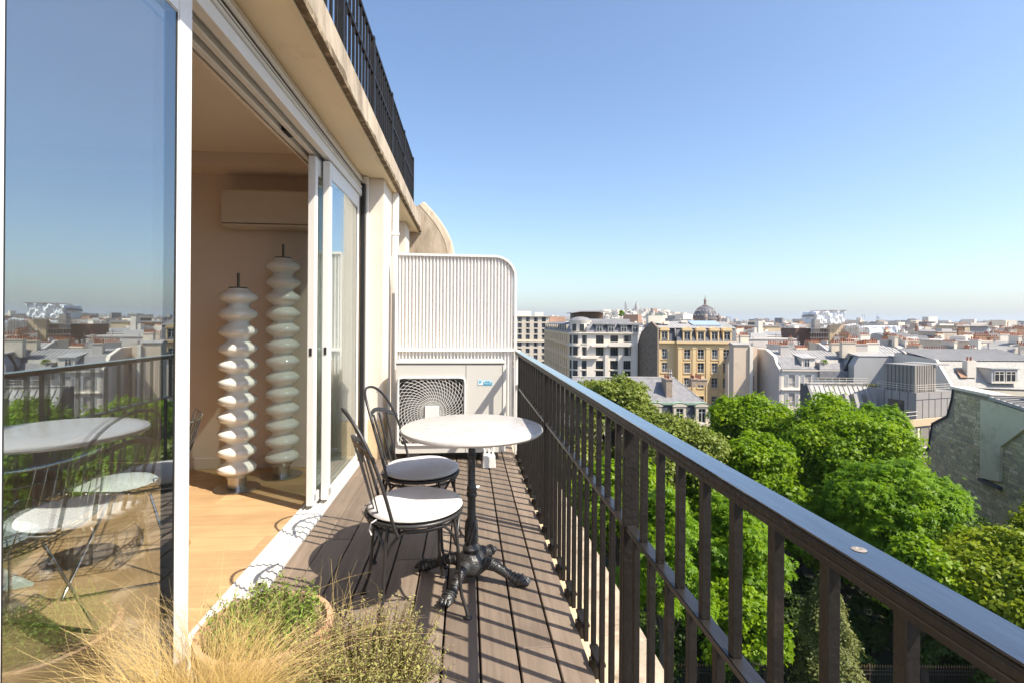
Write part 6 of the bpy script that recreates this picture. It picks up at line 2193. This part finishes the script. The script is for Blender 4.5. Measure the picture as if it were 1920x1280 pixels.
TREES = [
    ('linden_tree', 'pale linden crown showing just above the far end of the handrail', 1150, 778, 50, 3.7, 4.0, 'pale'),
    ('linden_tree', 'pale flowering linden against the middle of the railing below the slate mansion', 1258, 872, 44, 4.0, 4.4, 'pale'),
    ('chestnut_tree', 'narrow bright tree in front of the mansion dormers', 1312, 862, 47, 2.5, 3.4, 'bright'),
    ('garden_tree', 'bright green tree right of the mansion below the peach wall', 1405, 808, 57, 3.9, 4.6, 'bright'),
    ('garden_tree', 'rounded upright tree standing in front of the others at the middle', 1418, 895, 45, 3.0, 4.4, 'bright'),
    ('garden_tree', 'largest spreading tree at the centre of the garden', 1567, 862, 50, 5.6, 6.3, 'bright'),
    ('chestnut_tree', 'round chestnut beside the grey modern block', 1640, 818, 56, 3.1, 4.1, 'chest'),
    ('chestnut_tree', 'big tiered chestnut in front of the rubble stone gable', 1690, 968, 38, 4.1, 4.6, 'chest'),
    ('garden_tree', 'small light tree below the big chestnut', 1735, 1085, 32, 2.4, 2.3, 'bright'),
    ('maple_tree', 'yellow green maple at the lower right corner under the stone gable', 1888, 1100, 31, 3.5, 3.8, 'yellow'),
    ('chestnut_tree', 'chestnut with drooping leaves seen between the nearer railing bars', 1250, 1060, 30, 2.2, 4.6, 'chest'),
    ('chestnut_tree', 'deep green chestnut seen through the bars left of the yew', 1378, 1030, 36, 2.8, 3.8, 'chest'),
    ('garden_tree', 'low bright tree beside the yew at the foot of the garden', 1400, 1170, 31, 1.9, 2.4, 'bright'),
    ('garden_tree', 'shaded tree filling the gap under the largest crown', 1500, 1000, 43, 3.2, 3.6, 'chest'),
    ('garden_tree', 'shaded tree behind the railing under the flowering linden', 1330, 965, 41, 2.8, 3.6, 'bright'),
    ('linden_tree', 'linden glimpsed through the far railing bars', 1085, 880, 48, 3.0, 4.2, 'pale'),
    ('garden_tree', 'green tree glimpsed between the railing bars nearest the second post', 1165, 960, 36, 3.0, 4.0, 'bright'),
    ('maple_tree', 'maple partly outside the right edge of the picture', 2070, 1010, 38, 4.0, 4.4, 'yellow'),
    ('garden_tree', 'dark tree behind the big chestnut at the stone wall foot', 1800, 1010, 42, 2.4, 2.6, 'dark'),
]
for k, (nm, lab, px, py, d, rx, rz, kind) in enumerate(TREES):
    tree(nm, lab, px, py, d, rx, rz, kind, 100 + k)

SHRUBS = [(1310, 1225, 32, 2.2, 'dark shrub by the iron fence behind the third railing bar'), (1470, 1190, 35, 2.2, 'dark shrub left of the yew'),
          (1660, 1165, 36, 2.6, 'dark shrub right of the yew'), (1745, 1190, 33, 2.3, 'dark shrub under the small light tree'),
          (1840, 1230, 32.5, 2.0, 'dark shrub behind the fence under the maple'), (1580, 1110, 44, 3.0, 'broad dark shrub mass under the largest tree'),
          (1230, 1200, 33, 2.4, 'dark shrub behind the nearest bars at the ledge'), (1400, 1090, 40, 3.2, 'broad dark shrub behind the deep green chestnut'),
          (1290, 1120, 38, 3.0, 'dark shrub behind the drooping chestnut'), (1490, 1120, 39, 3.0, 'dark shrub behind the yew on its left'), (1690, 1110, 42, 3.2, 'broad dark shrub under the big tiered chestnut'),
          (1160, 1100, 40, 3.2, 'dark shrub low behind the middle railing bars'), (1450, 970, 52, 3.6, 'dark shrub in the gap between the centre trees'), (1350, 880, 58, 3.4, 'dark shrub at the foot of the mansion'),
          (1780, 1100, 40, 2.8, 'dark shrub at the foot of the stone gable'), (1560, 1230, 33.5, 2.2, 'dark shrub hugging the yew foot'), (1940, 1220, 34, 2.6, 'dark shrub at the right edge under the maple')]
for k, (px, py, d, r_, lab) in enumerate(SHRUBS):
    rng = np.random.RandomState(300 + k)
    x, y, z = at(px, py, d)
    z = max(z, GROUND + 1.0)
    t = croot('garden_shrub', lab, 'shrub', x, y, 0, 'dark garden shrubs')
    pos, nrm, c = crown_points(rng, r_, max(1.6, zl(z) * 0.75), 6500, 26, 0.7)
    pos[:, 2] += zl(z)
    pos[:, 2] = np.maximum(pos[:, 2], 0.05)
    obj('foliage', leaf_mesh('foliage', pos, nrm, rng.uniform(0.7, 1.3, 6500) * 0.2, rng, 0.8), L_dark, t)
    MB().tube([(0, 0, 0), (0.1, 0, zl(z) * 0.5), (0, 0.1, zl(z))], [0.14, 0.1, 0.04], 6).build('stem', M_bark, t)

# yew: drooping sprays on a cone
rng = np.random.RandomState(55)
x, y, z = at(1552, 1180, 30.5)
yw = croot('yew_tree', 'olive green conical yew with drooping sprays behind the iron fence', 'tree', x, y, 0)
H_ = zl(at(1552, 1068, 30.5)[2])
n = 2600
hh_ = rng.uniform(0.04, 1.0, n) ** 0.8
an = rng.uniform(0, 2 * math.pi, n)
P_, N_, S_ = [], [], []
for i in range(n):
    R1 = (2.3 * (1 - hh_[i]) ** 0.75 + 0.12) * rng.uniform(0.8, 1.12) * (1 + 0.18 * math.sin(an[i] * 5 + hh_[i] * 20))
    o_ = np.array([math.cos(an[i]), math.sin(an[i]), 0])
    for q in range(9):
        f = q / 8
        r_ = R1 * (0.55 + 0.45 * f)
        pz = hh_[i] * H_ + 0.25 * f - 0.55 * f * f
        P_.append(o_ * r_ + np.array([0, 0, pz]) + rng.normal(size=3) * 0.05)
        N_.append(np.array([o_[0] * .5, o_[1] * .5, 0.8]) + rng.normal(size=3) * 0.4)
        S_.append(rng.uniform(0.13, 0.26))
P_, N_, S_ = np.array(P_), unit(np.array(N_)), np.array(S_)
obj('crown', leaf_mesh('crown', P_, N_, S_, rng, 0.4, 0.1), L_conifer, yw)
MB().tube([(0, 0, 0), (0, 0, H_ * 0.9)], [0.2, 0.04], 7).build('trunk', M_bark, yw)

# small round tree on the roof terrace by the penthouse and planted roof edges
rng = np.random.RandomState(77)
x, y, z = at(1165, 588, 135)
t = thing('terrace_tree', 'small round potted tree on the roof terrace below the basilica', 'tree', city(x, y, at(1165, 598, 135)[2]), 0)
pos, nrm, c = crown_points(rng, 0.85, 1.1, 1800, 20, 0.3)
pos[:, 2] += 1.5
obj('crown', leaf_mesh('crown', pos, nrm, rng.uniform(.12, .22, 1800), rng, .8), L_bright, t)
MB().tube([(0, 0, -0.2), (0, 0, 1.3)], 0.06, 6).build('trunk', M_bark, t)
x, y, z = at(1595, 720, 74.9)
t = tag(thing('roof_planting', 'strip of low grass along the edge of the zinc modern roof', 'plants', city(x, y, z), -TH), None, None)
n = 2600
pos = np.stack([rng.uniform(-4.1, 4.3, n), rng.uniform(-0.35, 0.45, n), rng.uniform(0.1, 0.36, n) * rng.uniform(0.5, 1.3, n)], axis=1)
obj('grass', leaf_mesh('grass', pos, unit(rng.normal(size=(n, 3)) + np.array([[0, -1.0, .4]])), rng.uniform(.1, .26, n), rng, .3), leaf_mat('roof_sedum', ((0.08, 0.10, 0.03), (0.14, 0.15, 0.05), (0.2, 0.19, 0.08)), 0.3), t)

# ------------------------------------------------------------------ iron fence with gilt spear heads
M_fence = mat('dark_fence_iron', (0.05, 0.038, 0.03), 0.5, 0.3, 5)
M_gilt = mat('worn_gilt', (0.30, 0.19, 0.09), 0.5, 0.25, 8, metal=0.4)
fx0, fx1, fd = 6.0, 44.0, 31.0
fe = croot('iron_fence', 'dark iron garden fence with gilt spear heads along the bottom edge', 'fence', (fx0 + fx1) / 2, fd)
hw_ = (fx1 - fx0) / 2
for z in (0.25, 1.05, 1.28):
    MB().box(-hw_, hw_, -0.02, 0.02, z, z + 0.04).build('rail', M_fence, fe)
pk = MB().tube([(0, 0, 0), (0, 0, 1.5)], 0.013, 5).mesh('picket')
sp = MB().lathe([(0.012, 0), (0.03, 0.03), (0.012, 0.06), (0.034, 0.10), (0.0, 0.2)], 5).mesh('spear_head')
n = int(2 * hw_ / 0.16)
for k in range(n):
    x = -hw_ + (k + 0.5) * 2 * hw_ / n
    o = obj('picket', pk, M_fence, fe, (x, 0, 0))
    obj('spear_head', sp, M_gilt, o, (0, 0, 1.46))
for k in range(13):
    MB().box(-0.06, 0.06, -0.06, 0.06, 0, 1.62).build('post', M_fence, fe, loc=(-hw_ + k * 2 * hw_ / 12, 0.08, 0))

# ------------------------------------------------------------------ pots and plants on the deck
M_terra = mat('terracotta', (0.52, 0.29, 0.17), 0.9, 0.14, 6, bump=0.25, bscale=40, stain=(0.62, 0.45, 0.33), stain_scale=5, stain_lo=0.5, stain_hi=0.7)
M_soil = mat('dry_soil', (0.06, 0.042, 0.03), 0.95, 0.4, 30, bump=0.9, bscale=60)
L_straw = leaf_mat('golden_feather_grass', ((0.56, 0.38, 0.13), (0.72, 0.53, 0.22), (0.82, 0.68, 0.36)), 0.35, 0.5)
L_straw2 = leaf_mat('greenish_feather_grass', ((0.34, 0.29, 0.08), (0.45, 0.37, 0.12), (0.55, 0.46, 0.19)), 0.35, 0.5)
L_thyme = leaf_mat('thyme_leaves', ((0.30, 0.28, 0.08), (0.42, 0.40, 0.13), (0.54, 0.50, 0.22)), 0.3, 0.6)
L_lav = leaf_mat('santolina_leaves', ((0.15, 0.25, 0.03), (0.25, 0.36, 0.06), (0.38, 0.45, 0.14)), 0.3, 0.6)
M_twig = mat('dry_twig', (0.23, 0.15, 0.105), 0.9, 0.3, 30)


def pot(t, r_, h, m_=None):
    m_ = m_ or M_terra
    MB().lathe([(r_ * 0.66, 0), (r_ * 0.70, 0.01), (r_ * 0.92, h - 0.062), (r_ * 0.925, h - 0.06), (r_ * 0.985, h - 0.058), (r_, h - 0.05), (r_, h - 0.008), (r_ * 0.985, h), (r_ * 0.90, h), (r_ * 0.885, h - 0.01), (r_ * 0.86, h - 0.05), (r_ * .3, h - 0.052)], 48).build('pot', m_, t, smooth=30)
    MB().lathe([(0, h - 0.045), (r_ * 0.862, h - 0.045), (r_ * .862, h - 0.04), (r_ * 0.3, h - 0.02), (0, h - 0.018)], 32).build('soil', M_soil, t, smooth=60)


def ribbons(paths, widths, rng):
    """Thin grass blades: paths (n, m, 3)."""
    n, m, _ = paths.shape
    side = unit(np.cross(paths[:, -1] - paths[:, 0], rng.normal(size=(n, 3))))
    prof = np.linspace(1, 0.25, m)[None, :, None]
    L_ = paths + side[:, None, :] * widths[:, None, None] * prof * 0.5
    R_ = paths - side[:, None, :] * widths[:, None, None] * prof * 0.5
    Vv = np.stack([L_, R_], axis=2).reshape(-1, 3)
    base = (np.arange(n) * m * 2)[:, None]
    k = np.arange(m - 1)[None, :] * 2
    a = (base + k).reshape(-1)
    Fq = np.stack([a, a + 1, a + 3, a + 2], axis=1)
    me = bpy.data.meshes.new('blades')
    me.vertices.add(len(Vv))
    me.vertices.foreach_set('co', Vv.reshape(-1).astype(np.float32))
    me.loops.add(len(Fq) * 4)
    me.loops.foreach_set('vertex_index', Fq.reshape(-1).astype(np.int32))
    me.polygons.add(len(Fq))
    me.polygons.foreach_set('loop_start', np.arange(0, len(Fq) * 4, 4, dtype=np.int32))
    me.update(calc_edges=True)
    return me


def grass_paths(rng, n, m, base_r, hmin, hmax, spread, droop, cz, dirbias=(0, 0)):
    an = rng.uniform(0, 2 * math.pi, n)
    br = base_r * np.sqrt(rng.rand(n))
    p0 = np.stack([br * np.cos(an), br * np.sin(an), np.full(n, cz)], axis=1)
    h = rng.uniform(hmin, hmax, n)
    out = spread * (0.25 + rng.rand(n) ** 1.2)
    a2 = an + rng.normal(size=n) * 0.7
    dx, dy = np.cos(a2) * out + dirbias[0] * rng.rand(n), np.sin(a2) * out + dirbias[1] * rng.rand(n)
    f = np.linspace(0, 1, m)[None, :]
    curl = rng.normal(size=(n, 1)) * 0.03
    X = p0[:, :1] + dx[:, None] * f ** 1.8 + curl * np.sin(f * 6)
    Y = p0[:, 1:2] + dy[:, None] * f ** 1.8 + curl * np.cos(f * 5)
    Zz = p0[:, 2:] + h[:, None] * (f * 1.25 - droop * (out / spread)[:, None] * f ** 2.6)
    return np.stack([X, Y, Zz], axis=2)


rng = np.random.RandomState(11)
g1_ = thing('feather_grass_pot', 'terracotta pot of dry golden feather grass at the bottom of the picture', 'potted plant', (-0.545, 1.13, 0))
pot(g1_, 0.165, 0.27)
pp = grass_paths(rng, 2300, 9, 0.09, 0.20, 0.40, 0.27, 0.66, 0.25, (-0.10, -0.03))
tag(obj('blades', ribbons(pp, rng.uniform(0.0007, 0.0016, 2300), rng), L_straw, g1_), kind='stuff')
pp = grass_paths(rng, 600, 8, 0.08, 0.14, 0.28, 0.16, 0.4, 0.25)
tag(obj('green_blades', ribbons(pp, rng.uniform(0.001, 0.002, 600), rng), L_straw2, g1_), kind='stuff')
pp = grass_paths(rng, 160, 12, 0.08, 0.30, 0.50, 0.50, 0.75, 0.25, (-0.1, 0.0))
tag(obj('long_blades', ribbons(pp, rng.uniform(0.0008, 0.0014, 160), rng), L_straw, g1_), kind='stuff')

g2_ = thing('herb_pot', 'wide terracotta pot of green and dry grey herbs behind the golden grass', 'potted plant', (-0.595, 1.60, 0))
pot(g2_, 0.192, 0.335)


def sprigs(t, rng, n, base_r, z0, hmin, hmax, lean, leaf_len, leaf_n, lm, stem_m, name):
    P_, N_, S_ = [], [], []
    st_ = MB()
    for i in range(n):
        a, r_ = rng.uniform(0, 6.283), base_r * math.sqrt(rng.rand())
        h = rng.uniform(hmin, hmax)
        a2 = a + rng.normal() * 0.5
        lx, ly = math.cos(a2) * lean * (r_ / base_r + .2) * rng.uniform(.5, 1.3), math.sin(a2) * lean * (r_ / base_r + .2) * rng.uniform(.5, 1.3)
        b_ = np.array([r_ * math.cos(a), r_ * math.sin(a), z0])
        pts = [b_ + np.array([lx * f ** 1.5, ly * f ** 1.5, h * f]) + rng.normal(size=3) * 0.003 for f in (0, 0.35, 0.7, 1.0)]
        st_.tube([tuple(p) for p in pts], [0.0016, 0.0013, 0.001, 0.0006], 4, caps=False)
        for q in range(leaf_n):
            f = 0.25 + 0.78 * q / leaf_n
            j = min(int(f * 3), 2)
            fr_ = f * 3 - j
            p = pts[j] * (1 - fr_) + pts[j + 1] * fr_
            P_.append(p)
            v_ = rng.normal(size=3)
            N_.append(v_ + np.array([0, 0, 0.5]))
            S_.append(leaf_len * rng.uniform(.6, 1.3) * (1.1 - 0.4 * f))
    tag(st_.build(name + '_stems', stem_m, t), kind='stuff')
    tag(obj(name + '_leaves', leaf_mesh(name, np.array(P_), unit(np.array(N_)), np.array(S_), rng, 0.34, 0.1), lm, t), kind='stuff')


sprigs(g2_, rng, 260, 0.135, 0.29, 0.05, 0.12, 0.035, 0.017, 26, L_lav, M_twig, 'herb')
sprigs(g2_, rng, 320, 0.15, 0.29, 0.03, 0.09, 0.04, 0.008, 16, leaf_mat('dry_grey_leaves', ((0.24, 0.2, 0.14), (0.34, 0.3, 0.2), (0.42, 0.38, 0.27)), .2), M_twig, 'dry_herb')
g3_ = thing('thyme_pot', 'pot of olive and purple thyme beside the nearest chair', 'potted plant', (-0.262, 1.335, 0))
pot(g3_, 0.135, 0.27)
sprigs(g3_, rng, 780, 0.12, 0.24, 0.09, 0.225, 0.085, 0.0122, 38, L_thyme, mat('purple_twig', (0.20, 0.12, 0.10), 0.9, 0.3, 30), 'thyme')
pp = grass_paths(rng, 26, 9, 0.05, 0.30, 0.40, 0.10, 0.1, 0.24, (-0.02, 0.05))
pp[:, :, 0] -= 0.16
pp[:, :, 1] += 0.16
pp[:, :, 2] -= 0.0
g4_ = thing('dry_grass_tuft', 'few tall dry grass stems rising between the herb pot and the thyme', 'grass', (-0.36, 1.50, 0))
pp = grass_paths(rng, 22, 9, 0.035, 0.36, 0.50, 0.10, 0.15, 0.0, (0.0, 0.02))
tag(obj('blades', ribbons(pp, rng.uniform(0.0014, 0.0024, 22), rng), L_straw, g4_), kind='stuff')
MB().lathe([(0.0, 0), (0.045, 0), (0.055, 0.09), (0.058, 0.10), (0.05, 0.10), (0.045, 0.085), (0, 0.085)], 20).build('pot', M_terra, g4_, smooth=40)
# potted plants on the sunken roof terrace
x, y, z = at(1546, 678, 90.6)
t = thing('terrace_plants', 'round green potted bush on the sunken roof terrace', 'potted plant', city(x, y, z - 0.6), 0)
pos, nrm, c = crown_points(rng, 0.45, 0.4, 500, 8, 0.25)
pos[:, 2] += 0.9
obj('foliage', leaf_mesh('foliage', pos, nrm, rng.uniform(.08, .15, 500), rng, .7), L_bright, t)
MB().lathe([(0.2, 0), (0.28, 0.5), (0.3, 0.55), (0, 0.55)], 12).build('pot', W_white, t)
# ------------------------------------------------------------------ thin city haze
hz = MB().box(-14000, 14000, -9000, 15000, GROUND - 6, 175)
hm = bpy.data.materials.new('thin_haze')
hm.use_nodes = True
hn = hm.node_tree
hn.nodes.remove(hn.nodes['Principled BSDF'])
pv = hn.nodes.new('ShaderNodeVolumePrincipled')
pv.inputs['Color'].default_value = (0.82, 0.90, 1.0, 1)
pv.inputs['Density'].default_value = 0.00008
pv.inputs['Anisotropy'].default_value = 0.2
hn.links.new(pv.outputs[0], hn.nodes['Material Output'].inputs['Volume'])
ho = hz.build('haze', hm)
tag(ho, kind='stuff')
